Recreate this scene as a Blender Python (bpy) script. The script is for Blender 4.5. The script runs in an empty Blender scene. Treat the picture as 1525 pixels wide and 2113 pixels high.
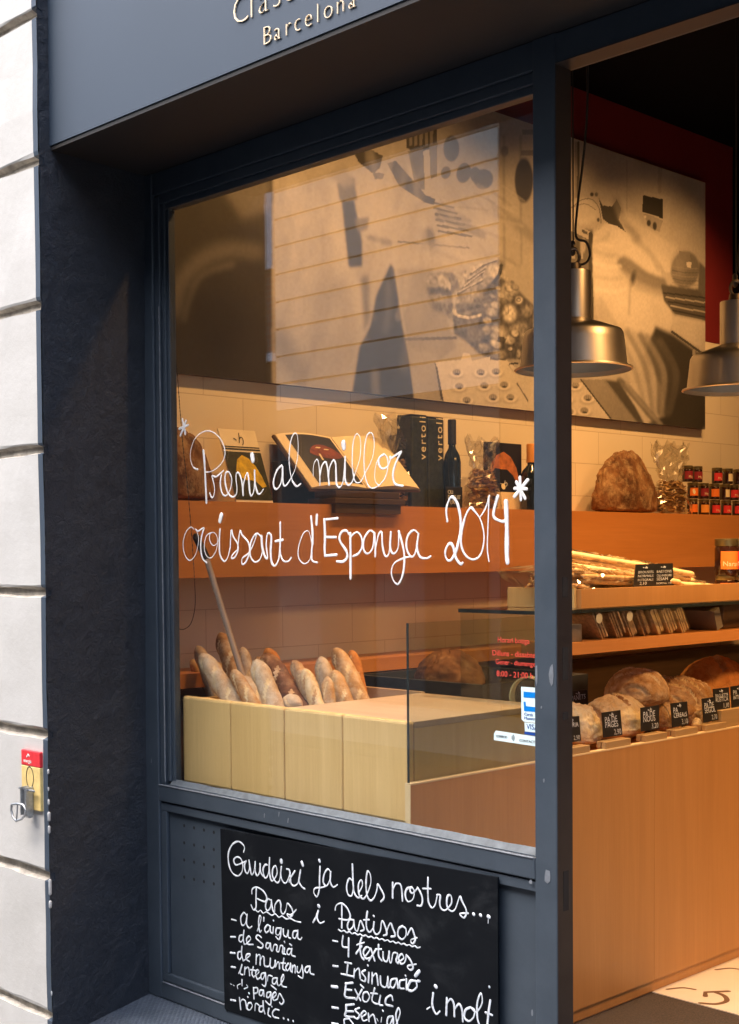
import bpy, math, random
import numpy as np
from mathutils import Vector, Matrix, noise as mnoise

# ------------------------------------------------------------------ camera, world, sun, exposure
scene = bpy.context.scene
COL = scene.collection
F_PX, CX, CY, EYE = 2821.7, 762.0, 1237.04, 1.6        # lens, principal point (in 1525 x 2113 units) and eye height
YAW, PITCH, ROLL = math.radians(-45.7523), math.radians(-1.90467), math.radians(-0.43187)

def cam_axes():
    fw = Vector((math.sin(YAW) * math.cos(PITCH), math.cos(YAW) * math.cos(PITCH), math.sin(PITCH)))
    r = Vector((math.cos(YAW), -math.sin(YAW), 0.0))
    u = r.cross(fw)
    c, s = math.cos(ROLL), math.sin(ROLL)
    return c * r + s * u, -s * r + c * u, fw
AX_R, AX_U, AX_F = cam_axes()
EYE_P = Vector((0.0, 0.0, EYE))
cam_data = bpy.data.cameras.new("camera")
cam = bpy.data.objects.new("camera", cam_data)
COL.objects.link(cam)
cam_data.sensor_fit = 'VERTICAL'
cam_data.sensor_height = 36.0
cam_data.lens = 36.0 * F_PX / 2113.0
cam_data.shift_y = (CY - 1056.5) / 2113.0
cam_data.shift_x = 0.0
cam_data.clip_start = 0.05
cam_data.clip_end = 300.0
rot = Matrix((AX_R, AX_U, -AX_F)).transposed()
cam.matrix_world = Matrix.Translation(EYE_P) @ rot.to_4x4()
scene.camera = cam

SUN_EL, SUN_AZ = math.radians(58), math.radians(201)
world = bpy.data.worlds.new("World")
scene.world = world
world.use_nodes = True
wn = world.node_tree.nodes
wl = world.node_tree.links
wn.clear()
w_out = wn.new("ShaderNodeOutputWorld")
w_bg = wn.new("ShaderNodeBackground")
w_sky = wn.new("ShaderNodeTexSky")
w_sky.sky_type = 'NISHITA'
w_sky.sun_disc = False
w_sky.sun_elevation = SUN_EL
w_sky.sun_rotation = SUN_AZ
w_sky.dust_density = 4.0
w_sky.ozone_density = 0.6
w_bg.inputs["Strength"].default_value = 0.15
wl.new(w_sky.outputs[0], w_bg.inputs["Color"])
wl.new(w_bg.outputs[0], w_out.inputs["Surface"])

sun_d = bpy.data.lights.new("sun", 'SUN')
sun_d.energy = 0.8
sun_d.angle = math.radians(70)
sun_d.color = (1.0, 0.97, 0.93)
sun = bpy.data.objects.new("sun", sun_d)
COL.objects.link(sun)
sdir = Vector((math.sin(SUN_AZ) * math.cos(SUN_EL), math.cos(SUN_AZ) * math.cos(SUN_EL), math.sin(SUN_EL)))
sun.rotation_euler = sdir.to_track_quat('Z', 'Y').to_euler()
sun.location = (-6, -3, 9)

scene.view_settings.view_transform = 'Standard'
scene.view_settings.look = 'None'
scene.view_settings.gamma = 1.0
scene.view_settings.exposure = 2.2
scene.view_settings.use_curve_mapping = False
scene.cycles.use_denoising = True
scene.cycles.max_bounces = 10
scene.cycles.transparent_max_bounces = 24
scene.cycles.sample_clamp_indirect = 6.0
scene.cycles.caustics_reflective = False
scene.cycles.caustics_refractive = False

WARM = (1.0, 0.50, 0.16)

def lamp_area(name, loc, target, size, watts, color=WARM, size_y=None):
    d = bpy.data.lights.new(name, 'AREA')
    d.energy = watts
    d.color = color
    d.size = size
    if size_y:
        d.shape = 'RECTANGLE'
        d.size_y = size_y
    o = bpy.data.objects.new(name, d)
    COL.objects.link(o)
    o.location = loc
    o.rotation_euler = (Vector(loc) - Vector(target)).to_track_quat('Z', 'Y').to_euler()
    return o

# ceiling spots of the shop (its own lighting track) washing the tiled wall and the counter
def lamp_spot(name, loc, target, watts, cone=78, blend=0.9, color=WARM, r=0.06):
    d = bpy.data.lights.new(name, 'SPOT')
    d.energy = watts
    d.color = color
    d.spot_size = math.radians(cone)
    d.spot_blend = blend
    d.shadow_soft_size = r
    o = bpy.data.objects.new(name, d)
    COL.objects.link(o)
    o.location = loc
    o.rotation_euler = (Vector(loc) - Vector(target)).to_track_quat('Z', 'Y').to_euler()
    return o
for yy in (3.7, 4.7, 5.7, 6.7):
    lamp_spot("ceiling_spot", (-3.35, yy, 4.02), (-4.40, yy + 0.1, 2.2), 34, 96)
for yy, w_ in ((4.3, 26), (5.6, 26), (6.9, 20)):
    lamp_spot("ceiling_spot", (-0.25, yy, 3.95), (-2.7, yy, 0.6), w_ * 2.35, 76, r=0.28)

# ------------------------------------------------------------------ helpers
def ray(px, py):
    return AX_R * ((px - CX) / F_PX) - AX_U * ((py - CY) / F_PX) + AX_F

def at(px, py, axis, val):
    d = ray(px, py)
    t = (val - EYE_P[axis]) / d[axis]
    return EYE_P + d * t

def smoothrand(p, sc, seed=0.0):
    return mnoise.noise(Vector((p[0] * sc + seed, p[1] * sc + seed * 1.7, p[2] * sc - seed)))

class MB:
    """collects geometry, then links it as one mesh object"""
    def __init__(s):
        s.v, s.f, s.m = [], [], []
    def add(s, verts, faces, mi=0):
        b = len(s.v)
        s.v.extend([Vector(p) for p in verts])
        s.f.extend([tuple(i + b for i in q) for q in faces])
        s.m.extend([mi] * len(faces))
        return s
    def box(s, x0, x1, y0, y1, z0, z1, mi=0, bev=0.0):
        if bev <= 0:
            vs = [(x, y, z) for x in (x0, x1) for y in (y0, y1) for z in (z0, z1)]
            return s.add(vs, [(0, 1, 3, 2), (4, 6, 7, 5), (0, 4, 5, 1), (2, 3, 7, 6), (0, 2, 6, 4), (1, 5, 7, 3)], mi)
        import bmesh
        bm = bmesh.new()
        bmesh.ops.create_cube(bm, size=1.0)
        for v in bm.verts:
            v.co = Vector(((x0 + x1) / 2 + v.co.x * (x1 - x0), (y0 + y1) / 2 + v.co.y * (y1 - y0), (z0 + z1) / 2 + v.co.z * (z1 - z0)))
        bmesh.ops.bevel(bm, geom=list(bm.edges), offset=bev, segments=2, affect='EDGES', profile=0.5)
        bm.verts.index_update()
        s.add([v.co.copy() for v in bm.verts], [tuple(v.index for v in f.verts) for f in bm.faces], mi)
        bm.free()
        return s
    def obox(s, c, ux, uy, uz, hx, hy, hz, mi=0):
        """oriented box: centre, three unit axes, three half sizes"""
        c, ux, uy, uz = Vector(c), Vector(ux), Vector(uy), Vector(uz)
        vs = [c + ux * (a * hx) + uy * (b * hy) + uz * (d * hz) for a in (-1, 1) for b in (-1, 1) for d in (-1, 1)]
        return s.add(vs, [(0, 1, 3, 2), (4, 6, 7, 5), (0, 4, 5, 1), (2, 3, 7, 6), (0, 2, 6, 4), (1, 5, 7, 3)], mi)
    def tube(s, pts, r, n=8, flat=None, flatk=0.35, mi=0):
        """round tube along points; r a number or a list; flat = normal along which it is pressed flat"""
        pts = [Vector(p) for p in pts]
        if len(pts) < 2:
            return s
        R = r if isinstance(r, (list, tuple)) else [r] * len(pts)
        # rounded ends
        d0 = (pts[0] - pts[1]).normalized(); d1 = (pts[-1] - pts[-2]).normalized()
        P = [pts[0] + d0 * R[0] * 0.92, pts[0] + d0 * R[0] * 0.6] + pts + [pts[-1] + d1 * R[-1] * 0.6, pts[-1] + d1 * R[-1] * 0.92]
        RR = [R[0] * 0.35, R[0] * 0.8] + list(R) + [R[-1] * 0.8, R[-1] * 0.35]
        rings = []
        up = None
        for i, p in enumerate(P):
            a = P[max(0, i - 1)]; b = P[min(len(P) - 1, i + 1)]
            t = (b - a)
            if t.length < 1e-9:
                t = Vector((0, 0, 1))
            t.normalize()
            if flat is not None:
                nn = Vector(flat); q = t.cross(nn)
                if q.length < 1e-6:
                    q = Vector((1, 0, 0))
                q.normalize(); kk = flatk
            else:
                if up is None or abs(up.dot(t)) > 0.97:
                    up = Vector((0, 0, 1)) if abs(t.z) < 0.9 else Vector((1, 0, 0))
                q = t.cross(up); q.normalize(); nn = q.cross(t).normalized(); up = nn; kk = 1.0
            rings.append([p + q * (math.cos(2 * math.pi * k / n) * RR[i]) + nn * (math.sin(2 * math.pi * k / n) * RR[i] * kk) for k in range(n)])
        vs = [v for rg in rings for v in rg]
        fs = []
        for i in range(len(rings) - 1):
            for k in range(n):
                fs.append((i * n + k, i * n + (k + 1) % n, (i + 1) * n + (k + 1) % n, (i + 1) * n + k))
        fs.append(tuple(range(n - 1, -1, -1)))
        fs.append(tuple((len(rings) - 1) * n + k for k in range(n)))
        return s.add(vs, fs, mi)
    def lathe(s, prof, c=(0, 0, 0), n=32, mi=0, axis='z'):
        """profile of (radius, height) turned round a vertical axis through c"""
        c = Vector(c)
        vs, fs = [], []
        for r, h in prof:
            for k in range(n):
                a = 2 * math.pi * k / n
                vs.append(c + Vector((r * math.cos(a), r * math.sin(a), h)))
        for i in range(len(prof) - 1):
            for k in range(n):
                fs.append((i * n + k, i * n + (k + 1) % n, (i + 1) * n + (k + 1) % n, (i + 1) * n + k))
        return s.add(vs, fs, mi)
    def prism(s, outline, normal, depth, mi=0):
        """flat outline (3D points) given a thickness along normal"""
        nrm = Vector(normal) * depth
        n = len(outline)
        vs = [Vector(p) for p in outline] + [Vector(p) + nrm for p in outline]
        fs = [tuple(range(n)), tuple(range(2 * n - 1, n - 1, -1))]
        fs += [(i, i + n, (i + 1) % n + n, (i + 1) % n) for i in range(n)]
        return s.add(vs, fs, mi)
    def build(s, name, mat, parent=None, smooth=False, fix=True):
        me = bpy.data.meshes.new(name)
        off = parent_world(parent) if parent else Vector((0, 0, 0))
        me.from_pydata([tuple(p - off) for p in s.v], [], s.f)
        mats = mat if isinstance(mat, (list, tuple)) else [mat]
        for m in mats:
            me.materials.append(m)
        if len(mats) > 1:
            me.polygons.foreach_set("material_index", s.m)
        if fix:
            import bmesh
            bm = bmesh.new(); bm.from_mesh(me)
            bmesh.ops.recalc_face_normals(bm, faces=bm.faces)
            bm.to_mesh(me); bm.free()
        if smooth:
            me.polygons.foreach_set("use_smooth", [True] * len(me.polygons))
            if smooth != 'all':
                try:
                    me.set_sharp_from_angle(angle=math.radians(42))
                except Exception:
                    pass
        me.update()
        o = bpy.data.objects.new(name, me)
        COL.objects.link(o)
        if parent:
            o.parent = parent
        return o

def parent_world(p):
    v = Vector((0, 0, 0))
    while p is not None:
        v = v + p.location
        p = p.parent
    return v

def tag(o, label=None, cat=None, group=None, kind=None):
    if label: o["label"] = label
    if cat: o["category"] = cat
    if group: o["group"] = group
    if kind: o["kind"] = kind
    return o

def thing(name, label, cat, loc, group=None):
    o = bpy.data.objects.new(name, None)
    o.empty_display_size = 0.05
    COL.objects.link(o)
    o.location = loc
    return tag(o, label, cat, group)

def copy_tree(o, loc=None, rz=None, label=None, parent=None):
    c = o.copy()
    COL.objects.link(c)
    if parent is not None:
        c.parent = parent
    if loc is not None: c.location = loc
    if rz is not None: c.rotation_euler = (0, 0, rz)
    if label: c["label"] = label
    for ch in list(o.children):
        copy_tree(ch, parent=c)
    return c

def spline(pts, step=6):
    """Catmull-Rom through 2D points"""
    if len(pts) < 3:
        return [tuple(p) for p in pts]
    P = [pts[0]] + list(pts) + [pts[-1]]
    out = []
    for i in range(1, len(P) - 2):
        p0, p1, p2, p3 = P[i - 1], P[i], P[i + 1], P[i + 2]
        for k in range(step):
            t = k / step
            out.append(tuple(0.5 * ((2 * p1[j]) + (-p0[j] + p2[j]) * t + (2 * p0[j] - 5 * p1[j] + 4 * p2[j] - p3[j]) * t * t
                             + (-p0[j] + 3 * p1[j] - 3 * p2[j] + p3[j]) * t ** 3) for j in range(2)))
    out.append(tuple(pts[-1]))
    return out

def letter_mesh(text, size, spacing=1.0, depth=0.0, align='LEFT', line=1.0, thin=0.0):
    cu = bpy.data.curves.new("lettering", 'FONT')
    cu.body = text
    cu.size = size
    cu.space_character = spacing
    cu.space_line = line
    cu.extrude = depth
    cu.offset = thin
    cu.align_x = align
    cu.resolution_u = 3
    o = bpy.data.objects.new("lettering", cu)
    COL.objects.link(o)
    dg = bpy.context.evaluated_depsgraph_get()
    me = bpy.data.meshes.new_from_object(o.evaluated_get(dg))
    vs = [v.co.copy() for v in me.vertices]
    fs = [tuple(p.vertices) for p in me.polygons]
    bpy.data.objects.remove(o)
    bpy.data.curves.remove(cu)
    bpy.data.meshes.remove(me)
    return vs, fs

def put_text(mb, text, size, origin, right, up, spacing=1.0, depth=0.0006, align='LEFT', line=1.0, sx=1.0, thin=0.0):
    vs, fs = letter_mesh(text, size, spacing, depth, align, line, thin)
    right, up, origin = Vector(right), Vector(up), Vector(origin)
    n = right.cross(up)
    mb.add([origin + right * v.x * sx + up * v.y + n * v.z for v in vs], fs)
    return mb

# ------------------------------------------------------------------ materials
def new_mat(name):
    m = bpy.data.materials.new(name)
    m.use_nodes = True
    nt = m.node_tree
    b = nt.nodes["Principled BSDF"]
    return m, nt, b

def ramp(nt, stops, fac):
    r = nt.nodes.new("ShaderNodeValToRGB")
    e = r.color_ramp.elements
    while len(e) < len(stops):
        e.new(0.5)
    for i, (p, c) in enumerate(stops):
        e[i].position = p
        e[i].color = (*c, 1.0)
    nt.links.new(fac, r.inputs[0])
    return r.outputs[0]

def coords(nt, scale=(1, 1, 1), rotz=None, loc=(0, 0, 0), kind="Object"):
    tc = nt.nodes.new("ShaderNodeTexCoord")
    mp = nt.nodes.new("ShaderNodeMapping")
    mp.inputs["Scale"].default_value = scale
    mp.inputs["Location"].default_value = loc
    if rotz: mp.inputs["Rotation"].default_value = rotz
    nt.links.new(tc.outputs[kind], mp.inputs[0])
    return mp.outputs[0]

def noise_fac(nt, vec, scale, detail=4, rough=0.55, dist=0.0):
    n = nt.nodes.new("ShaderNodeTexNoise")
    n.inputs["Scale"].default_value = scale
    n.inputs["Detail"].default_value = detail
    n.inputs["Roughness"].default_value = rough
    n.inputs["Distortion"].default_value = dist
    nt.links.new(vec, n.inputs["Vector"])
    return n.outputs["Fac"]

def bump(nt, b, height, strength, dist=0.002):
    bp = nt.nodes.new("ShaderNodeBump")
    bp.inputs["Strength"].default_value = strength
    bp.inputs["Distance"].default_value = dist
    nt.links.new(height, bp.inputs["Height"])
    nt.links.new(bp.outputs[0], b.inputs["Normal"])

def plain(name, c, rough=0.5, metal=0.0, var=0.12, nscale=14, bstr=0.0, bscale=160, spec=0.5, bdist=0.002):
    """one colour with slight mottling and, if asked, a fine surface grain"""
    m, nt, b = new_mat(name)
    v = coords(nt)
    f = noise_fac(nt, v, nscale, 5, 0.6)
    lo = tuple(x * (1 - var) for x in c); hi = tuple(min(1, x * (1 + var)) for x in c)
    nt.links.new(ramp(nt, [(0.3, lo), (0.7, hi)], f), b.inputs["Base Color"])
    b.inputs["Roughness"].default_value = rough
    b.inputs["Metallic"].default_value = metal
    b.inputs["Specular IOR Level"].default_value = spec
    if bstr > 0:
        bump(nt, b, noise_fac(nt, v, bscale, 4, 0.6), bstr, bdist)
    return m

def wood(name, c0, c1, grain='z', rough=0.42, scale=1.0, seed=0.0, spec=0.4):
    """timber: growth rings stretched along the grain axis"""
    m, nt, b = new_mat(name)
    long_s, cross_s = 0.55 * scale, 7.0 * scale
    sc = {'x': (long_s, cross_s, cross_s), 'y': (cross_s, long_s, cross_s), 'z': (cross_s, cross_s, long_s)}[grain]
    v = coords(nt, sc, loc=(seed, seed * 0.7, seed * 1.3))
    f1 = noise_fac(nt, v, 1.5, 6, 0.6, 1.2)
    sc2 = {'x': (3, 130, 130), 'y': (130, 3, 130), 'z': (130, 130, 3)}[grain]
    f2 = noise_fac(nt, coords(nt, sc2), 1.0, 3, 0.6)
    mx = nt.nodes.new("ShaderNodeMix"); mx.data_type = 'FLOAT'
    mx.inputs[0].default_value = 0.3
    nt.links.new(f1, mx.inputs[2]); nt.links.new(f2, mx.inputs[3])
    mid = tuple((a + d) / 2 for a, d in zip(c0, c1))
    nt.links.new(ramp(nt, [(0.30, c0), (0.5, mid), (0.68, c1)], mx.outputs[0]), b.inputs["Base Color"])
    b.inputs["Roughness"].default_value = rough
    b.inputs["Specular IOR Level"].default_value = spec
    bump(nt, b, f2, 0.08, 0.001)
    return m

def thin_glass(name, tint=(0.96, 0.98, 0.97), f0=0.04, rough=0.0, k=1.0, mottle=0.0):
    """clear sheet: transparent plus mirror by viewing angle (Schlick)"""
    m = bpy.data.materials.new(name)
    m.use_nodes = True
    nt = m.node_tree
    nt.nodes.clear()
    out = nt.nodes.new("ShaderNodeOutputMaterial")
    tr = nt.nodes.new("ShaderNodeBsdfTransparent"); tr.inputs[0].default_value = (*tint, 1)
    gl = nt.nodes.new("ShaderNodeBsdfGlossy"); gl.inputs["Roughness"].default_value = rough
    gl.inputs["Color"].default_value = (1, 1, 1, 1)
    lw = nt.nodes.new("ShaderNodeLayerWeight"); lw.inputs[0].default_value = 0.5
    pw = nt.nodes.new("ShaderNodeMath"); pw.operation = 'POWER'; pw.inputs[1].default_value = 5.0
    ma = nt.nodes.new("ShaderNodeMath"); ma.operation = 'MULTIPLY_ADD'
    ma.inputs[1].default_value = (1 - f0) * k; ma.inputs[2].default_value = f0 * k
    mix = nt.nodes.new("ShaderNodeMixShader")
    nt.links.new(lw.outputs["Facing"], pw.inputs[0])
    nt.links.new(pw.outputs[0], ma.inputs[0])
    nt.links.new(ma.outputs[0], mix.inputs[0])
    nt.links.new(tr.outputs[0], mix.inputs[1])
    nt.links.new(gl.outputs[0], mix.inputs[2])
    nt.links.new(mix.outputs[0], out.inputs["Surface"])
    return m

def crust(name, dark, mid, light, flour=(0.72, 0.62, 0.5), flour_amt=0.35, scale=9.0, rough=0.7, seed=0.0, bstr=0.5):
    """bread crust with baked patches and a dusting of flour"""
    m, nt, b = new_mat(name)
    v = coords(nt, loc=(seed, seed, seed))
    f1 = noise_fac(nt, v, scale, 10, 0.66, 0.0)
    c = ramp(nt, [(0.32, dark), (0.5, mid), (0.66, light)], f1)
    f2 = noise_fac(nt, v, scale * 2.2, 12, 0.78, 0.15)
    t0 = 0.66 - 0.36 * flour_amt
    fl = ramp(nt, [(t0 - 0.12, (0, 0, 0)), (t0 + 0.14, (0.85, 0.85, 0.85))], f2)
    mx = nt.nodes.new("ShaderNodeMix"); mx.data_type = 'RGBA'
    nt.links.new(fl, mx.inputs[0]); nt.links.new(c, mx.inputs[6])
    mx.inputs[7].default_value = (*flour, 1)
    # cracked skin: a web of darker splits, warped so that it does not look cellular
    vo = nt.nodes.new("ShaderNodeTexVoronoi"); vo.feature = 'DISTANCE_TO_EDGE'; vo.inputs["Scale"].default_value = scale * 2.6
    wv = nt.nodes.new("ShaderNodeVectorMath"); wv.operation = 'ADD'
    nv = nt.nodes.new("ShaderNodeTexNoise"); nv.inputs["Scale"].default_value = scale * 2; nv.inputs["Detail"].default_value = 5
    ws = nt.nodes.new("ShaderNodeVectorMath"); ws.operation = 'SCALE'; ws.inputs["Scale"].default_value = 0.12
    nt.links.new(v, nv.inputs["Vector"]); nt.links.new(nv.outputs["Color"], ws.inputs[0]); nt.links.new(v, wv.inputs[0]); nt.links.new(ws.outputs[0], wv.inputs[1])
    nt.links.new(wv.outputs[0], vo.inputs["Vector"])
    cr = ramp(nt, [(0.0, (0.55, 0.5, 0.46)), (0.05, (1, 1, 1))], vo.outputs["Distance"])
    mu = nt.nodes.new("ShaderNodeMix"); mu.data_type = 'RGBA'; mu.blend_type = 'MULTIPLY'; mu.inputs[0].default_value = 0.4
    nt.links.new(mx.outputs[2], mu.inputs[6]); nt.links.new(cr, mu.inputs[7])
    nt.links.new(mu.outputs[2], b.inputs["Base Color"])
    b.inputs["Roughness"].default_value = rough
    b.inputs["Specular IOR Level"].default_value = 0.25
    bump(nt, b, noise_fac(nt, v, scale * 5, 12, 0.75), min(1.0, bstr * 1.6), 0.008)
    return m

M = {}
M['white_render'] = None
def make_white_block():
    m, nt, b = new_mat("white painted stone")
    v = coords(nt)
    f = noise_fac(nt, v, 3.0, 8, 0.65)
    c = ramp(nt, [(0.25, (0.43, 0.432, 0.42)), (0.6, (0.515, 0.52, 0.515))], f)
    f2 = noise_fac(nt, coords(nt, (1, 1, 0.5)), 22.0, 8, 0.75)
    d = ramp(nt, [(0.66, (0, 0, 0)), (0.8, (1, 1, 1))], f2)
    mx = nt.nodes.new("ShaderNodeMix"); mx.data_type = 'RGBA'
    mt = nt.nodes.new("ShaderNodeMath"); mt.operation = 'MULTIPLY'; mt.inputs[1].default_value = 0.4
    nt.links.new(d, mt.inputs[0]); nt.links.new(mt.outputs[0], mx.inputs[0])
    nt.links.new(c, mx.inputs[6]); mx.inputs[7].default_value = (0.36, 0.33, 0.28, 1)
    nt.links.new(mx.outputs[2], b.inputs["Base Color"])
    b.inputs["Roughness"].default_value = 0.8
    bump(nt, b, noise_fac(nt, v, 24, 12, 0.70), 0.4, 0.004)
    return m
M['white_block'] = make_white_block()
M['joint'] = plain("dirty joint mortar", (0.40, 0.37, 0.325), 0.9, var=0.4, nscale=18, bstr=0.5, bscale=90)
M['fascia'] = plain("blue grey fascia paint", (0.037, 0.057, 0.087), 0.55, var=0.03, nscale=3, bstr=0.06, bscale=500)
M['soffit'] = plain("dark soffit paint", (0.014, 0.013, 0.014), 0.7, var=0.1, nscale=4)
def make_frame():
    m, nt, b = new_mat("weathered blue grey frame paint")
    v = coords(nt)
    f = noise_fac(nt, v, 6, 8, 0.7)
    c = ramp(nt, [(0.3, (0.036, 0.050, 0.068)), (0.7, (0.050, 0.067, 0.090))], f)
    f2 = noise_fac(nt, coords(nt, (1, 1, 0.35)), 34, 10, 0.8)
    d = ramp(nt, [(0.66, (0, 0, 0)), (0.74, (0.6, 0.6, 0.6))], f2)
    mx = nt.nodes.new("ShaderNodeMix"); mx.data_type = 'RGBA'
    nt.links.new(d, mx.inputs[0]); nt.links.new(c, mx.inputs[6]); mx.inputs[7].default_value = (0.11, 0.13, 0.155, 1)
    nt.links.new(mx.outputs[2], b.inputs["Base Color"])
    nt.links.new(ramp(nt, [(0.3, (0.36,) * 3), (0.7, (0.56,) * 3)], noise_fac(nt, v, 11, 6, 0.7)), b.inputs["Roughness"])
    bump(nt, b, noise_fac(nt, v, 48, 8, 0.7), 0.22, 0.002)
    return m
M['frame'] = make_frame()
M['frame_dark'] = plain("brown black door jamb paint", (0.022, 0.018, 0.018), 0.5, var=0.15)
M['groove'] = plain("shadow gap black", (0.012, 0.013, 0.015), 0.8)
def make_stucco():
    m, nt, b = new_mat("rough blue black stucco")
    v = coords(nt)
    f = noise_fac(nt, v, 5, 8, 0.7)
    nt.links.new(ramp(nt, [(0.3, (0.019, 0.027, 0.042)), (0.7, (0.031, 0.042, 0.062))], f), b.inputs["Base Color"])
    b.inputs["Roughness"].default_value = 0.62
    h1 = noise_fac(nt, v, 30, 12, 0.78, 0.5)
    bump(nt, b, h1, 0.9, 0.03)
    return m
M['stucco'] = make_stucco()
M['putty'] = plain("grey white sill putty", (0.10, 0.12, 0.14), 0.6, var=0.3, nscale=30, bstr=0.3, bscale=40)
M['chip'] = plain("bare paint chip", (0.40, 0.42, 0.44), 0.7)
M['worn'] = plain("worn and highlit edge paint", (0.16, 0.18, 0.21), 0.5, var=0.3, nscale=40)  # lighter paint for scuffs and for highlights on worn edges
M['glass'] = thin_glass("window glass", (0.97, 0.98, 0.975), 0.075)
M['vitrine_glass'] = thin_glass("vitrine glass", (0.85, 0.88, 0.84), 0.04)
M['film'] = thin_glass("cellophane", (0.94, 0.925, 0.89), 0.10, 0.10, 1.6)
M['glass_edge'] = plain("glass edge dark green", (0.02, 0.026, 0.024), 0.25)
def marker(name, c, rough, thin0, thin1, sc):
    """opaque marker paint that thins out in places so that what is behind shows through"""
    m, nt, b = new_mat(name)
    v = coords(nt)
    b.inputs["Base Color"].default_value = (*c, 1)
    b.inputs["Roughness"].default_value = rough
    f = noise_fac(nt, v, sc, 6, 0.7)
    a = ramp(nt, [(0.30, (thin0,) * 3), (0.52, (thin1,) * 3), (0.60, (1, 1, 1))], f)
    nt.links.new(a, b.inputs["Alpha"])
    return m
M['writing'] = marker("white window paint", (0.80, 0.81, 0.83), 0.7, 0.72, 0.95, 26)
M['chalk'] = marker("chalk marker", (0.72, 0.78, 0.86), 0.8, 0.35, 0.92, 45)
def make_board():
    m, nt, b = new_mat("blackboard slate paint with wiped chalk")
    v = coords(nt)
    f = noise_fac(nt, coords(nt, (1, 1, 1.6), (0, 0.5, 0)), 5, 9, 0.72, 0.6)
    nt.links.new(ramp(nt, [(0.35, (0.003, 0.0042, 0.0065)), (0.55, (0.005, 0.0065, 0.009)), (0.74, (0.018, 0.021, 0.025))], f), b.inputs["Base Color"])
    b.inputs["Roughness"].default_value = 0.7
    b.inputs["Specular IOR Level"].default_value = 0.10
    return m
M['board'] = make_board()
M['lintel'] = plain("shaded lintel paint", (0.018, 0.021, 0.027), 0.5)  # frame paint darkened to hold down bounce light under the lintel
M['tag_wood'] = wood("small wood blocks", (0.30, 0.19, 0.085), (0.42, 0.28, 0.14), 'y', 0.5, 1.0, 6.0)
M['pack_brown'] = plain("brown cracker", (0.60, 0.40, 0.22), 0.8, var=0.35, nscale=70, bstr=0.4, bscale=200)
M['pack_seed'] = plain("seeded cracker", (0.46, 0.30, 0.16), 0.8, var=0.5, nscale=120, bstr=0.5, bscale=200)
M['pack_gold'] = plain("golden cracker", (0.85, 0.62, 0.32), 0.8, var=0.2, nscale=60, bstr=0.3, bscale=200)
M['pole'] = wood('greyed pole wood', (0.27, 0.205, 0.16), (0.40, 0.31, 0.25), 'z', 0.6)
M['gold'] = plain("cream gold letter enamel", (0.90, 0.74, 0.52), 0.4, var=0.05)
M['pine'] = wood("pale pine boards", (0.60, 0.395, 0.15), (0.75, 0.53, 0.235), 'z', 0.5, 0.8)
M['pine_top'] = wood("pale pine lid", (0.45, 0.31, 0.19), (0.58, 0.43, 0.29), 'x', 0.4, 0.8, 3.1)
M['oak_front'] = wood("counter veneer", (0.42, 0.205, 0.068), (0.52, 0.265, 0.095), 'z', 0.33, 0.7, 1.7)
M['oak_shelf'] = wood("shelf veneer", (0.50, 0.20, 0.055), (0.62, 0.265, 0.082), 'y', 0.35, 0.7, 4.2)
M['oak_light'] = wood("cut edge veneer", (0.62, 0.47, 0.26), (0.74, 0.58, 0.35), 'y', 0.4, 1.0, 2.2)
M['oak_dark'] = wood("dark stained wood", (0.055, 0.032, 0.018), (0.10, 0.06, 0.035), 'y', 0.4, 1.2, 0.5)
M['steel'] = plain("spun aluminium shade", (0.78, 0.73, 0.66), 0.38, 1.0, var=0.04, nscale=4)
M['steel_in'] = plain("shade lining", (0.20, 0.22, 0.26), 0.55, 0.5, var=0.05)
M['iron'] = plain("lamp hook iron", (0.18, 0.15, 0.12), 0.45, 0.9)
M['cable'] = plain("black cable", (0.012, 0.011, 0.011), 0.6)
M['tin'] = plain("galvanised metal", (0.42, 0.44, 0.46), 0.4, 0.8, var=0.25, nscale=50)
M['red_paint'] = plain("dark red wall paint", (0.16, 0.011, 0.015), 0.6, var=0.06, nscale=3)
M['ceiling'] = plain("blue black ceiling paint", (0.0035, 0.004, 0.008), 0.9, spec=0.05)
M['cream'] = plain("cream plaster", (0.55, 0.48, 0.38), 0.8)
M['black'] = plain("black card", (0.012, 0.012, 0.013), 0.5)
M['paper'] = plain("cream paper", (0.78, 0.68, 0.50), 0.7, var=0.05)
M['white'] = plain("white print", (0.82, 0.82, 0.80), 0.5, var=0.03)
M['sticker_white'] = plain("sticker vinyl", (0.66, 0.84, 0.90), 0.35, var=0.03)
M['blue'] = plain("sticker blue", (0.0, 0.20, 0.68), 0.35, var=0.03)
M['navy'] = plain("sticker navy", (0.01, 0.06, 0.30), 0.35, var=0.03)
M['red_letter'] = plain("red vinyl letters", (0.62, 0.07, 0.05), 0.4, var=0.05)
M['red_label'] = plain("red label", (0.62, 0.03, 0.04), 0.5, var=0.05)
M['maroon_label'] = plain("maroon label", (0.25, 0.015, 0.03), 0.5, var=0.05)
M['orange_label'] = plain("orange label", (0.80, 0.20, 0.03), 0.5, var=0.05)
M['amber_label'] = plain("amber label", (0.75, 0.33, 0.06), 0.5, var=0.05)
M['cream_label'] = plain("cream label", (0.80, 0.70, 0.48), 0.5, var=0.05)
M['jam'] = plain("dark jam in glass", (0.030, 0.010, 0.006), 0.12, var=0.2, nscale=40, spec=0.7)
M['lid'] = plain("olive gold jar lid", (0.23, 0.19, 0.09), 0.32, 0.8, var=0.1)
M['dark_bottle'] = plain("black green bottle glass", (0.012, 0.016, 0.012), 0.12, spec=0.8)
M['tin_green'] = plain("dark olive bottle tin", (0.028, 0.032, 0.018), 0.38, var=0.5, nscale=45)
M['dark_cloth'] = plain("blue black liner", (0.018, 0.022, 0.028), 0.7)
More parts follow.
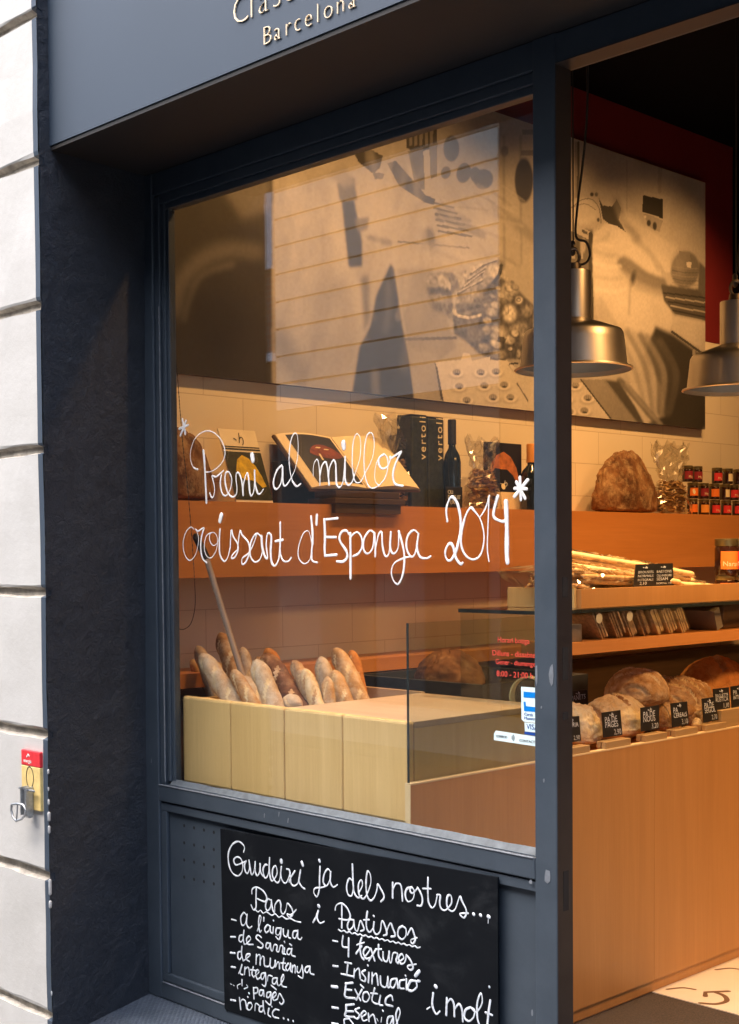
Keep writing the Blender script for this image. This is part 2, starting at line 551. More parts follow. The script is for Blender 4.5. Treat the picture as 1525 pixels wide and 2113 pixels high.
M['bag_grey'] = plain("grey brown paper box", (0.17, 0.13, 0.09), 0.7)
M['yellow_plate'] = plain("yellowed enamel", (0.70, 0.53, 0.21), 0.5, var=0.15, nscale=30)
M['red_plate'] = plain("red enamel", (0.66, 0.03, 0.04), 0.4, var=0.15, nscale=40)
M['crumb'] = plain("biscuit", (0.36, 0.22, 0.115), 0.8, var=0.5, nscale=60, bstr=0.4, bscale=200)
M['cookie'] = plain("pale biscuit", (0.58, 0.38, 0.18), 0.8, var=0.3, nscale=50, bstr=0.4, bscale=200)
M['stick'] = plain("breadstick crust", (0.66, 0.46, 0.24), 0.7, var=0.25, nscale=30, bstr=0.3, bscale=150)
M['seed'] = plain("seeded crust", (0.24, 0.15, 0.085), 0.8, var=0.6, nscale=120, bstr=0.7, bscale=200)
M['tape'] = plain("cream tape", (0.80, 0.72, 0.52), 0.4, var=0.05)

BR_D, BR_M, BR_L = (0.12, 0.045, 0.016), (0.36, 0.17, 0.065), (0.55, 0.32, 0.14)
M['crust_flour'] = crust("floury crust", (0.24, 0.13, 0.06), (0.43, 0.27, 0.14), (0.54, 0.37, 0.21), (0.60, 0.50, 0.39), 0.55, 9, seed=1)
M['crust_tan'] = crust("tan crust", (0.25, 0.12, 0.05), (0.47, 0.27, 0.12), (0.58, 0.37, 0.18), (0.68, 0.58, 0.45), 0.28, 8, seed=5)
M['crust_gold'] = crust("golden crust", (0.20, 0.085, 0.03), (0.42, 0.22, 0.085), (0.56, 0.33, 0.145), (0.62, 0.50, 0.36), 0.30, 8, seed=9)
M['crust_brown'] = crust("dark brown crust", (0.06, 0.022, 0.01), (0.15, 0.06, 0.026), (0.27, 0.12, 0.05), (0.42, 0.26, 0.15), 0.08, 9, seed=13)
M['crust_loaf'] = crust("country loaf crust", (0.045, 0.018, 0.010), (0.17, 0.075, 0.032), (0.33, 0.17, 0.075), (0.58, 0.43, 0.26), 0.22, 7, seed=17, bstr=0.8)
M['crust_round'] = crust('round loaf crust', (0.20, 0.09, 0.03), (0.46, 0.26, 0.105), (0.62, 0.41, 0.20), (0.72, 0.58, 0.40), 0.34, 7, seed=29, bstr=0.5)
M['crust_pale'] = crust("pale loaf crust", (0.42, 0.25, 0.10), (0.62, 0.43, 0.21), (0.70, 0.53, 0.30), (0.74, 0.65, 0.48), 0.4, 5, seed=21)
M['crust_orange'] = crust("orange crust", (0.28, 0.09, 0.02), (0.48, 0.19, 0.05), (0.58, 0.28, 0.09), (0.60, 0.40, 0.2), 0.05, 6, seed=25)

def make_tile():
    m, nt, b = new_mat("large cream wall tile")
    tc = nt.nodes.new("ShaderNodeTexCoord")
    sp = nt.nodes.new("ShaderNodeSeparateXYZ"); nt.links.new(tc.outputs["Object"], sp.inputs[0])
    cb = nt.nodes.new("ShaderNodeCombineXYZ")
    nt.links.new(sp.outputs[1], cb.inputs[0]); nt.links.new(sp.outputs[2], cb.inputs[1])
    br = nt.nodes.new("ShaderNodeTexBrick")
    br.inputs["Scale"].default_value = 1.0
    br.inputs["Brick Width"].default_value = 0.42
    br.inputs["Row Height"].default_value = 0.178
    br.inputs["Mortar Size"].default_value = 0.0022
    br.inputs["Mortar Smooth"].default_value = 0.3
    br.inputs["Color1"].default_value = (0.80, 0.72, 0.58, 1)
    br.inputs["Color2"].default_value = (0.77, 0.69, 0.55, 1)
    br.inputs["Mortar"].default_value = (0.56, 0.47, 0.35, 1)
    nt.links.new(cb.outputs[0], br.inputs["Vector"])
    nt.links.new(br.outputs["Color"], b.inputs["Base Color"])
    b.inputs["Roughness"].default_value = 0.35
    inv = nt.nodes.new("ShaderNodeMath"); inv.operation = 'SUBTRACT'; inv.inputs[0].default_value = 1.0
    nt.links.new(br.outputs["Fac"], inv.inputs[1])
    bump(nt, b, inv.outputs[0], 0.3, 0.002)
    return m
M['tile'] = make_tile()

def make_checker_plate():
    m, nt, b = new_mat("studded grey step plate")
    v = coords(nt, (1, 1, 1), (0, 0, math.radians(45)))
    br = nt.nodes.new("ShaderNodeTexBrick")
    br.inputs["Scale"].default_value = 1.0
    br.inputs["Brick Width"].default_value = 0.034
    br.inputs["Row Height"].default_value = 0.016
    br.inputs["Mortar Size"].default_value = 0.0052
    br.inputs["Mortar Smooth"].default_value = 0.6
    nt.links.new(v, br.inputs["Vector"])
    f = noise_fac(nt, coords(nt), 12, 6, 0.7)
    nt.links.new(ramp(nt, [(0.3, (0.07, 0.09, 0.125)), (0.7, (0.13, 0.16, 0.21))], f), b.inputs["Base Color"])
    b.inputs["Roughness"].default_value = 0.45
    b.inputs["Metallic"].default_value = 0.2
    inv = nt.nodes.new("ShaderNodeMath"); inv.operation = 'SUBTRACT'; inv.inputs[0].default_value = 1.0
    nt.links.new(br.outputs["Fac"], inv.inputs[1])
    bump(nt, b, inv.outputs[0], 1.0, 0.006)
    return m
M['step'] = make_checker_plate()

def make_brick():
    m, nt, b = new_mat("brown brick")
    tc = nt.nodes.new("ShaderNodeTexCoord")
    sp = nt.nodes.new("ShaderNodeSeparateXYZ"); nt.links.new(tc.outputs["Object"], sp.inputs[0])
    cb = nt.nodes.new("ShaderNodeCombineXYZ")
    nt.links.new(sp.outputs[0], cb.inputs[0]); nt.links.new(sp.outputs[2], cb.inputs[1])
    br = nt.nodes.new("ShaderNodeTexBrick")
    br.inputs["Scale"].default_value = 1.0
    br.inputs["Brick Width"].default_value = 0.25
    br.inputs["Row Height"].default_value = 0.075
    br.inputs["Mortar Size"].default_value = 0.01
    br.inputs["Color1"].default_value = (0.26, 0.12, 0.085, 1)
    br.inputs["Color2"].default_value = (0.20, 0.09, 0.06, 1)
    br.inputs["Mortar"].default_value = (0.2, 0.18, 0.16, 1)
    nt.links.new(cb.outputs[0], br.inputs["Vector"])
    nt.links.new(br.outputs["Color"], b.inputs["Base Color"])
    b.inputs["Roughness"].default_value = 0.85
    return m
M['brick'] = make_brick()
M['asphalt'] = plain("asphalt", (0.05, 0.05, 0.05), 0.9, var=0.2, nscale=40, bstr=0.4, bscale=200)
M['paving'] = plain("grey paving", (0.16, 0.155, 0.15), 0.85, var=0.15, nscale=8, bstr=0.3, bscale=120)
M['mat'] = plain("dark door mat", (0.055, 0.04, 0.03), 0.95, var=0.5, nscale=150, bstr=0.6, bscale=300)
M['floor_tile'] = plain("pale floor tile", (0.74, 0.66, 0.54), 0.4, var=0.05, nscale=5)
M['floor_mark'] = plain("brown floor mark", (0.16, 0.09, 0.05), 0.5)
M['opposite_white'] = plain("opposite white render", (0.78, 0.69, 0.57), 0.85, var=0.06, nscale=2)
M['opposite_dark'] = plain("opposite dark render", (0.03, 0.028, 0.026), 0.9, var=0.2, nscale=2)
M['window_white'] = plain("white window frame", (0.88, 0.90, 0.92), 0.5)
M['pane'] = plain("pale window blind", (0.80, 0.86, 0.92), 0.4)
# ------------------------------------------------------------------ setting
YG = 2.967          # outer face of the shop window glass
YF = 2.517          # face of the sign fascia
YP = 2.472          # face of the stone pier
YR = 2.935          # face of the window frame
XW = -4.55          # tiled side wall of the shop
XC = -2.891         # customer face of the counter

def setting(name, mb, mat, **k):
    return tag(mb.build(name, mat, **k), kind="structure")

setting("street", MB().box(-30, 30, -60, 1.2, -0.24, -0.22), M['asphalt'])
setting("pavement", MB().box(-30, 30, 1.2, 2.5, -0.22, -0.105).box(-30, 30, -5.0, -2.6, -0.22, -0.105), M['paving'])
st = MB()
st.add([(-4.22, 2.42, -0.085), (2.0, 2.42, -0.085), (2.0, 2.955, -0.036), (-4.22, 2.955, -0.036),
        (-4.22, 2.42, -0.21), (2.0, 2.42, -0.21), (2.0, 2.955, -0.21), (-4.22, 2.955, -0.21)],
       [(0, 1, 2, 3), (4, 7, 6, 5), (0, 4, 5, 1), (1, 5, 6, 2), (2, 6, 7, 3), (3, 7, 4, 0)])
setting("doorstep", st, M['step'])
setting("shop_floor", MB().box(XW - 0.1, 0.6, 3.0, 9.6, -0.2, -0.054), M['floor_tile'])
setting("ceiling", MB().box(XW - 0.1, 0.6, 2.929, 9.6, 4.10, 4.2), M['ceiling'])

# side wall of the shop with its tiles and its dark red upper band
sw = thing("shop_side_wall", "cream tiled side wall of the shop with a dark red band above", "wall", (XW, 6.0, -0.05))
MB().box(XW - 0.1, XW, 2.99, 9.6, -0.054, 2.874).build("tiled_face", M['tile'], sw)
MB().box(XW - 0.1, XW + 0.002, 2.99, 9.6, 2.8745, 4.10).build("red_band", M['red_paint'], sw)
bw = thing("shop_back_wall", "plain plaster wall closing the far end of the shop", "wall", (-2, 9.65, -0.05))
MB().box(XW - 0.1, 0.6, 9.6, 9.7, -0.054, 4.1).build("plaster", M['cream'], bw)
rw = thing("shop_far_wall", "plain plaster wall along the shop opposite the counter", "wall", (0.65, 6, -0.05))
MB().box(0.6, 0.7, 2.99, 9.7, -0.2, 4.2).build("plaster", M['cream'], rw)
bk = thing("dropped_ceiling", "blue black dropped ceiling box behind the dark red band", "ceiling box", (-2, 8.6, 2.9))
MB().box(XW + 0.003, 0.598, 7.60, 9.598, 2.876, 4.098).build("box", M['ceiling'], bk)

# door mat and the marked floor tiles
dm = MB().box(-2.9025, -0.8, 3.02, 4.285, -0.0538, -0.048)
tag(dm.build("door_mat", M['mat']), "dark brown sunken door mat inside the open doorway", "mat")
ft = thing("marked_floor", "pale floor slab printed with rows of brown logo marks", "floor", (-2.0, 5.0, -0.054))
MB().box(-2.9025, 0.59, 4.288, 9.59, -0.0538, -0.046).build("slab", M['floor_tile'], ft)
lg = MB()
def floor_logo(mb, ox, oy, k=1.0):
    """mark lying on the floor: a short arc and a hooked h, read from across the counter"""
    def P(u, v):
        return Vector((ox + u * k, oy + v * k, -0.0455))
    n = Vector((0, 0, 1))
    mb.tube([P(*q) for q in spline([(-0.075, -0.02), (-0.045, 0.035), (0.0, 0.05)])], 0.007 * k, 6, n, 0.05)
    mb.tube([P(*q) for q in [(0.07, 0.01), (0.045, 0.05), (0.10, 0.12)]], 0.010 * k, 6, n, 0.06)
    mb.tube([P(*q) for q in spline([(0.075, 0.075), (0.12, 0.06), (0.155, 0.015), (0.145, -0.04), (0.10, -0.07)])], 0.010 * k, 6, n, 0.05)
for i in range(3):
    for j in range(6):
        floor_logo(lg, -2.80 + 0.34 * i, 4.37 + 0.34 * j + (0.17 if i % 2 else 0))
lg.build("printed_mark", M['floor_mark'], ft)

# ------------------------------------------------------------------ stone pier left of the window
XS = at(88.0, 1480, 1, YP).x       # where the white paint stops
XK = -4.127                        # pier corner
pier = thing("stone_pier", "white painted stone pier with wide dirty joints and a blue black return", "wall", (-4.3, 2.6, -0.1))
rng = random.Random(3)
def course_profile():
    prof = []
    for k in range(-1, 11):
        zj = 0.006 + 0.49 * k
        prof += [(zj - 0.017, 0.0), (zj - 0.011, 0.022), (zj + 0.010, 0.022), (zj + 0.018, 0.003), (zj + 0.026, 0.0),
                 (zj + 0.17, 0.0), (zj + 0.32, 0.0)]
    return prof
prof = course_profile()
def pier_face(x0, x1, nx, jit, seed):
    mb = MB()
    for i in range(nx + 1):
        x = x0 + (x1 - x0) * i / nx
        for k, (z, d) in enumerate(prof):
            p = (x, z, seed)
            mb.v.append(Vector((x, YP + d + jit * mnoise.noise(Vector((x * 5, z * 5, seed))), z + (jit * 1.6 * mnoise.noise(Vector((x * 9, k * 3.3, seed))) if k % 7 < 5 else 0))))
    m = len(prof)
    for i in range(nx):
        for k in range(m - 1):
            mb.f.append((i * m + k, (i + 1) * m + k, (i + 1) * m + k + 1, i * m + k + 1))
            mb.m.append(1 if k % 7 in (0, 1, 2) else 0)
    return mb
pier_face(-7.0, XS, 50, 0.004, 1.3).build("block_face", [M['white_block'], M['joint']], pier)
strip = pier_face(XS + 0.0003, XK, 3, 0.004, 1.3)
strip.m = [0] * len(strip.m)
strip.v = [v + Vector((0, -0.0015, 0)) for v in strip.v]
strip.build("painted_edge", M['fascia'], pier)
def reveal_x(y, z):
    xi = -4.212 + 0.019 * max(0.0, (z - 1.0)) if z > 1 else -4.212
    t = (y - YP) / (2.947 - YP)
    return XK + (xi - XK) * t
rv = MB()
NZ, NY = 430, 46
for i in range(NZ + 1):
    z = -0.1 + 4.9 * i / NZ
    for j in range(NY + 1):
        y = YP + 0.004 + (2.99 - YP - 0.004) * j / NY
        dx = 0.003 * mnoise.noise(Vector((y * 14, z * 14, 5))) + 0.0016 * mnoise.noise(Vector((y * 45, z * 45, 9))) + 0.0016 * mnoise.noise(Vector((y * 95, z * 95, 2)))
        rv.v.append(Vector((reveal_x(y, z) + dx, y - (0.0 if j else 0.003 + 0.004 * mnoise.noise(Vector((1, z * 22, 3)))), z)))
for i in range(NZ):
    for j in range(NY):
        a = i * (NY + 1) + j
        rv.f.append((a, a + 1, a + NY + 2, a + NY + 1)); rv.m.append(0)
rv.build("painted_return", M['stucco'], pier, smooth='all')
MB().box(-7.0, -4.28, 2.55, 2.99, -0.1, 4.8).build("core", M['joint'], pier)
for zz, ln, w in ((0.86, 0.010, 0.004), (0.755, 0.012, 0.004), (0.705, 0.022, 0.006), (0.66, 0.018, 0.005), (0.46, 0.045, 0.006), (0.40, 0.016, 0.006), (0.80, 0.008, 0.003), (0.09, 0.01, 0.003)):
    MB().tube([(XK + 0.001, YP - 0.001, zz - ln / 2), (XK + 0.001, YP - 0.001, zz + ln / 2)], w, 6).build("paint_chip", M['chip'], pier, smooth=True)

# ------------------------------------------------------------------ sign fascia above the window
sign = thing("shop_sign", "blue grey sign fascia with raised cream gold lettering above the window", "sign", (-2.0, 2.6, 3.0))
MB().box(-4.136, 2.2, YF, 2.928, 3.0, 4.8).build("fascia_panel", M['fascia'], sign)
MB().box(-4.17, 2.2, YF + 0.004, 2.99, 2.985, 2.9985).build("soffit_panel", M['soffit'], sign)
zs = 5.083
def zpt(x, y): return (460 + x / zs, y / zs)
x0, z0 = at(*zpt(100, 268), 1, YF).x, at(*zpt(150, 266), 1, YF).z
for chx, zx in zip("Classic", (100, 278, 372, 520, 662, 830, 905)):
    px = 460 + zx / zs
    put_text(MB(), chx, 0.116, (at(px, 40, 1, YF).x, YF - 0.0025, z0), (1, 0, 0), (0, 0, 1), depth=0.002, thin=-0.0030).build("raised_letter", M['gold'], sign)
z1 = at(*zpt(450, 476), 1, YF).z
for chx, zx in zip("Barcelona", (418, 536, 652, 748, 858, 982, 1058, 1190, 1318)):
    px = 460 + zx / zs
    put_text(MB(), chx, 0.076, (at(px, 60, 1, YF).x, YF - 0.0025, z1), (1, 0, 0), (0, 0, 1), depth=0.002, thin=-0.0020).build("raised_letter", M['gold'], sign)

# ------------------------------------------------------------------ shop window and door post
PXL = at(1103.3, 1660, 1, YR).x
PXR = at(1148.3, 1660, 1, YR).x
ZHEAD = at(1168, 123, 1, YR).z          # underside of the door lintel
ZRL = at(342, 1620.8, 1, YR).z          # worn, highlit line on the sill rail
ZRB = at(344.6, 1656, 1, YR).z          # under side of the sill rail
ZGB = 0.774
XGL = -4.066
win = thing("shop_window", "tall blue grey framed shop window with white handwriting on its glass", "window", (-3.2, 2.96, -0.04))
MB().box(-4.30, -4.133, YR, 3.02, -0.036, 2.985, bev=0.004).build("left_stile", M['frame'], win)
b1 = MB().box(-4.1325, -4.104, YR + 0.010, 3.0, ZRL, 2.90, bev=0.003).box(-4.1035, -4.082, YR + 0.018, 3.0, ZRL + 0.012, 2.88, bev=0.003).box(-4.0815, -4.066, YR + 0.026, 2.99, ZGB, 2.86, bev=0.002)
b1.build("glazing_bead", M['frame'], win)
MB().box(-4.1325, 2.2, YR + 0.004, 3.02, 2.905, 2.984, bev=0.003).build("head_rail", M['frame'], win)
hb = MB().box(-4.104, PXL - 0.001, YR + 0.012, 3.0, 2.872, 2.9045, bev=0.003).box(-4.082, PXL - 0.001, YR + 0.022, 2.995, 2.850, 2.8715, bev=0.002)
hb.build("head_bead", M['frame'], win)
MB().box(-4.1325, PXL - 0.0005, YR, 3.0, ZRB, ZRL, bev=0.004).build("sill_rail", M['frame'], win)
MB().box(-4.10, PXL - 0.0005, YR + 0.012, 3.0, ZRL + 0.0005, ZGB - 0.020, bev=0.002).build("sill_bead", M['frame'], win)
pt = MB()
N = 60
for i in range(N + 1):
    x = -4.085 + (PXL + 0.0 + 4.085) * i / N
    w = 0.003 * mnoise.noise(Vector((x * 9, 2, 0)))
    pt.v += [Vector((x, YG - 0.018, ZGB - 0.0195)), Vector((x, YG - 0.016 , ZGB - 0.014)), Vector((x, YG - 0.0008, ZGB + 0.006 + w)), Vector((x, YG - 0.0008, ZGB - 0.0195))]
for i in range(N):
    for k in range(4):
        pt.f.append((i * 4 + k, i * 4 + (k + 1) % 4, (i + 1) * 4 + (k + 1) % 4, (i + 1) * 4 + k)); pt.m.append(0)
pt.build("sill_putty", M['putty'], win)
we = MB()  # light strips: worn paint plus edge highlight put into the colour
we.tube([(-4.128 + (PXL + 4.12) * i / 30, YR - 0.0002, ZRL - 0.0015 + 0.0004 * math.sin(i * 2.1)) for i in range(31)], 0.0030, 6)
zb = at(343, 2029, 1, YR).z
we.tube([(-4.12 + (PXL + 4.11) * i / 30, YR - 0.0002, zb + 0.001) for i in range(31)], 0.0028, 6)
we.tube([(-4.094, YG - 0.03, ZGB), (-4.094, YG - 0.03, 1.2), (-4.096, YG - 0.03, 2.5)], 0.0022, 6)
we.build("worn_edge_highlight", M['worn'], win)
# lower panel with its moulding
MB().box(-4.10, PXL, YR + 0.024, 3.0, zb - 0.002, ZRB - 0.002).build("lower_panel", M['frame'], win)
mo = MB().box(-4.1325, PXL - 0.0005, YR + 0.008, YR + 0.0235, ZRB - 0.036, ZRB - 0.006, bev=0.003).box(-4.1325, -4.098, YR + 0.008, YR + 0.0235, zb + 0.034, ZRB - 0.0365, bev=0.003).box(-4.1325, PXL - 0.0005, YR + 0.008, YR + 0.0235, zb + 0.003, zb + 0.0335, bev=0.003)
mo.build("panel_moulding", M['frame'], win)
MB().box(-4.1325, PXL - 0.0005, YR, 3.0, -0.034, zb, bev=0.004).build("bottom_rail", M['frame'], win)
vh = MB()
for i in range(4):
    for j in range(4):
        p = at(320 + (123 + 42 * i) / 2.061, 1660 + (90 + 9.5 * i + 73 * j) / 2.061, 1, YR + 0.0235)
        vh.add([(p.x + 0.0062 * math.cos(a * math.pi / 5), YR + 0.0233, p.z + 0.0062 * math.sin(a * math.pi / 5)) for a in range(10)], [tuple(range(10))])
vh.build("vent_perforation", M['groove'], win)
# door post
po = MB().box(PXL, PXR, YR, YG - 0.004, -0.036, 2.9845, bev=0.003).box(PXL + 0.045, PXR - 0.0015, YG - 0.0045, 3.004, -0.036, ZHEAD)
po.build("door_post", M['frame'], win)
MB().box(PXR - 0.0014, PXR + 0.0012, YR + 0.003, 3.004, -0.036, ZHEAD - 0.001).build("post_jamb", M['frame_dark'], win)
MB().box(PXR + 0.002, 2.2, YR + 0.001, 3.004, ZHEAD + 0.0, 2.9045).build("door_lintel", M['lintel'], win)
sp_ = MB()  # thin dark boxes stand in for the shade in the latch slots
for py_, h in ((1212, 0.055), (1370, 0.09), (1840, 0.11), (1478, 0.02)):
    p = at(1159, py_, 0, PXR)
    sp_.box(PXR + 0.0013, PXR + 0.0024, 2.962, 2.984, p.z - h / 2, p.z + h / 2)
sp_.build("latch_slot_shade", M['groove'], win)
wp = MB()
for px_, py_, sx_, sz_ in ((1130, 1808, 0.012, 0.022), (1107, 1390, 0.004, 0.03), (1138, 1392, 0.008, 0.035), (1095, 1820, 0.006, 0.006), (1117, 1460, 0.003, 0.004), (1122, 1610, 0.003, 0.006), (1098, 2090, 0.003, 0.01)):
    p = at(px_, py_, 1, YR)
    o = [(p.x + sx_ * math.cos(a) * (0.7 + 0.5 * rng.random()), YR - 0.0008, p.z + sz_ * math.sin(a) * (0.7 + 0.5 * rng.random())) for a in [k * math.pi / 4 for k in range(8)]]
    wp.prism(o, (0, -1, 0), 0.0005)
for px_, py_ in ((545, 1683), (575, 1680), (594, 1693), (312, 1570)):
    p = at(px_, py_, 1, YR)
    wp.tube([(p.x, YR - 0.0008, p.z - 0.006), (p.x + 0.002, YR - 0.0008, p.z + 0.006)], 0.0022, 5, (0, 1, 0), 0.2)
wp.build("paint_scuff", M['worn'], win)
glass = MB().box(XGL - 0.004, PXL + 0.044, YG, YG + 0.006, ZGB - 0.01, 2.875).build("glass_pane", M['glass'], win)

def strokes(mb, ox, oy, s, lists, y, r, n=(0, 1, 0), step=5):
    """handwriting: 2D strokes on an enlarged sheet, set on the plane of given y"""
    for k, st_ in enumerate(lists):
        rr = r
        if isinstance(st_, tuple) and not isinstance(st_[0], tuple):
            rr, st_ = st_
        pts = spline(st_, step) if len(st_) > 2 else st_
        P = [at(ox + a / s, oy + b / s, 1, y - 0.00002 * (k % 9)) for a, b in pts]
        # a brush is never quite even
        R = []
        for i in range(len(P)):
            a_, b_ = P[max(0, i - 1)], P[min(len(P) - 1, i + 1)]
            dn = (a_.z - b_.z) / max(1e-6, (b_ - a_).length)      # +1 on a stroke drawn downwards
            R.append(rr * (0.96 + 0.20 * dn + 0.30 * mnoise.noise(Vector((i * 0.27, k * 1.7, s)))))
        mb.tube(P, R, 6, n, 0.12)

gw = MB()
YT = YG - 0.0012
TH, TN, MD = 0.0048, 0.0021, 0.0036
strokes(gw, 340, 820, 5.083, [
    (TH, [(182, 232), (212, 382)]), (TH, [(220, 248), (162, 400)]), (TH, [(243, 290), (150, 330)]),
    (TN, [(345, 760), (300, 740), (270, 660), (268, 570), (300, 460), (360, 385), (440, 352), (520, 375), (590, 450), (628, 550), (620, 640), (570, 720), (490, 775), (430, 785)]),
    (MD, [(345, 755), (318, 748), (300, 735)]),
    (TH, [(403, 560), (415, 700), (425, 900), (435, 1105)]),
    (MD, [(470, 1005), (490, 1050), (512, 1030), (520, 950), (500, 860), (495, 820), (530, 835), (580, 800), (612, 770)]),
    (MD, [(590, 820), (580, 900), (590, 980), (620, 1030), (655, 1020), (690, 950), (700, 860), (670, 785), (635, 800), (632, 900), (660, 1000), (705, 1045), (745, 1020), (755, 950), (745, 860), (750, 800), (775, 795), (805, 880), (820, 1025)]),
    (MD, [(820, 1025), (825, 900), (860, 795), (878, 860), (890, 1000), (910, 1030), (935, 960), (940, 770)]),
    (MD, [(940, 770), (945, 900), (970, 1000), (1000, 1010), (1030, 965)]),
    (0.0095, [(912, 605), (922, 660)])], YT, MD)
strokes(gw, 540, 840, 4.766, [
    (MD, [(195, 575), (150, 620), (115, 720), (120, 790), (150, 805), (190, 740), (203, 590)]),
    (MD, [(203, 590), (205, 700), (215, 770), (240, 770), (275, 720)]),
    (TN, [(275, 720), (330, 600), (355, 440), (350, 290), (320, 258), (285, 330), (268, 480), (275, 620), (300, 730)]),
    (MD, [(300, 730), (340, 780), (380, 755)]),
    (TN, [(505, 680), (505, 600), (520, 540), (545, 515), (560, 570), (570, 680), (570, 770)]),
    (MD, [(570, 680), (590, 580), (625, 540), (645, 600), (655, 700), (662, 765)]),
    (MD, [(655, 700), (665, 600), (700, 525), (725, 560), (730, 680), (735, 760), (765, 790), (800, 720), (818, 490)]),
    (MD, [(818, 490), (818, 620), (820, 720), (850, 770), (885, 740), (910, 670)]), (0.0095, [(800, 355), (806, 400)]),
    (TN, [(910, 670), (955, 540), (972, 420), (965, 300), (930, 265), (900, 340), (888, 500), (895, 640), (920, 735), (970, 735), (1010, 660)]),
    (TN, [(1010, 660), (1080, 520), (1105, 380), (1090, 270), (1050, 258), (1020, 330), (1005, 480), (1010, 640), (1040, 760), (1090, 800), (1150, 770)]),
    (TN, [(1150, 770), (1112, 720), (1115, 600), (1150, 500), (1200, 465), (1235, 510), (1238, 600), (1210, 700), (1150, 775)]),
    (MD, [(1200, 465), (1155, 500), (1150, 560), (1180, 605), (1230, 590), (1260, 530), (1262, 485), (1272, 505), (1320, 470), (1370, 440)]),
    (MD, [(1370, 440), (1330, 520), (1295, 620), (1290, 700), (1315, 760), (1385, 775)])], YT, MD)
strokes(gw, 340, 1000, 4.013, [
    (TN, [(240, 372), (215, 352), (175, 390), (150, 480), (160, 570), (200, 628), (240, 600), (265, 540), (278, 440), (255, 372)]),
    (MD, [(255, 372), (275, 385), (322, 358), (305, 420), (295, 520), (310, 610), (345, 645)]),
    (TN, [(375, 400), (340, 430), (325, 520), (345, 590), (385, 605), (425, 540), (435, 450), (410, 400), (375, 405), (370, 460), (400, 505), (440, 470), (455, 370)]),
    (MD, [(455, 370), (450, 480), (455, 580), (490, 635), (520, 600), (540, 520)]), (0.0095, [(467, 255), (455, 300)]),
    (MD, [(540, 520), (548, 380), (565, 430), (600, 490), (605, 540), (580, 600), (550, 610), (560, 580), (600, 540)]),
    (MD, [(600, 540), (620, 390), (640, 420), (690, 480), (700, 560), (670, 640), (640, 660), (640, 610), (690, 570), (730, 500), (760, 410)]),
    (MD, [(800, 440), (760, 405), (715, 470), (705, 580), (740, 640), (785, 620), (808, 540), (800, 430)]),
    (TH, [(800, 430), (805, 520), (830, 600), (850, 600), (838, 500), (850, 408), (880, 430), (875, 560), (885, 650), (915, 670), (945, 600), (955, 450)]),
    (MD, [(955, 315), (955, 450), (955, 570), (980, 630), (1020, 635), (1045, 605)]), (TH, [(915, 470), (975, 458)]),
    (TH, [(1210, 265), (1222, 400), (1222, 490)]),
    (TN, [(1215, 480), (1190, 390), (1150, 400), (1110, 500), (1105, 600), (1150, 655), (1200, 620), (1225, 500)]),
    (MD, [(1222, 480), (1215, 560), (1220, 630), (1260, 645)]), (TH, [(1258, 255), (1255, 330)]),
    (TH, [(1430, 280), (1320, 290)]), (TH, [(1320, 290), (1325, 430), (1322, 520), (1325, 590)]), (TH, [(1325, 435), (1415, 437)]), (TH, [(1325, 590), (1420, 582)])], YT, MD)
strokes(gw, 700, 980, 3.72, [
    (TH, [(70, 455), (55, 430), (20, 435), (0, 480), (10, 520), (50, 580), (60, 630), (30, 665), (-20, 665)]),
    (TH, [(83, 450), (85, 600), (85, 795)]), (MD, [(82, 480), (130, 440), (165, 470), (175, 540), (150, 600), (105, 625)]),
    (MD, [(260, 440), (230, 430), (190, 490), (185, 570), (215, 605), (255, 560), (267, 440), (275, 550), (275, 625)]),
    (MD, [(275, 580), (300, 460), (325, 445), (330, 540), (350, 620), (380, 600), (395, 440)]),
    (MD, [(395, 440), (390, 560), (415, 605), (450, 560), (455, 435)]),
    (MD, [(455, 435), (480, 520), (498, 620), (490, 750), (455, 835), (420, 820), (398, 750), (420, 680), (480, 645), (550, 625)]),
    (MD, [(605, 450), (570, 425), (525, 470), (515, 560), (550, 630), (585, 590), (607, 455)]), (MD, [(607, 455), (595, 560), (620, 630), (670, 640), (700, 625)]),
    (TH, [(828, 355), (820, 270), (840, 195), (865, 170), (900, 210), (925, 300), (930, 420), (900, 570), (860, 650), (825, 650), (812, 590), (840, 530), (870, 545), (895, 640), (930, 685), (945, 675)]),
    (MD, [(1040, 280), (1010, 250), (970, 310), (940, 430), (935, 540), (970, 620), (1030, 650), (1085, 610), (1110, 500), (1100, 400), (1070, 320), (1012, 253)]),
    (MD, [(1075, 330), (1120, 260), (1150, 160)]), (TN, [(1148, 165), (1140, 400), (1135, 560), (1148, 665)]),
    (TH, [(1215, 165), (1185, 280), (1190, 330), (1250, 358), (1285, 345)]), (0.0066, [(1278, 205), (1285, 400), (1285, 600), (1290, 672)]),
    (TH, [(1385, 20), (1393, 190)]), (TH, [(1445, 40), (1345, 165)]), (TH, [(1345, 105), (1436, 108)]), (TH, [(1358, 55), (1425, 180)])], YT, MD)
gw.build("painted_writing", M['writing'], win, smooth='all')

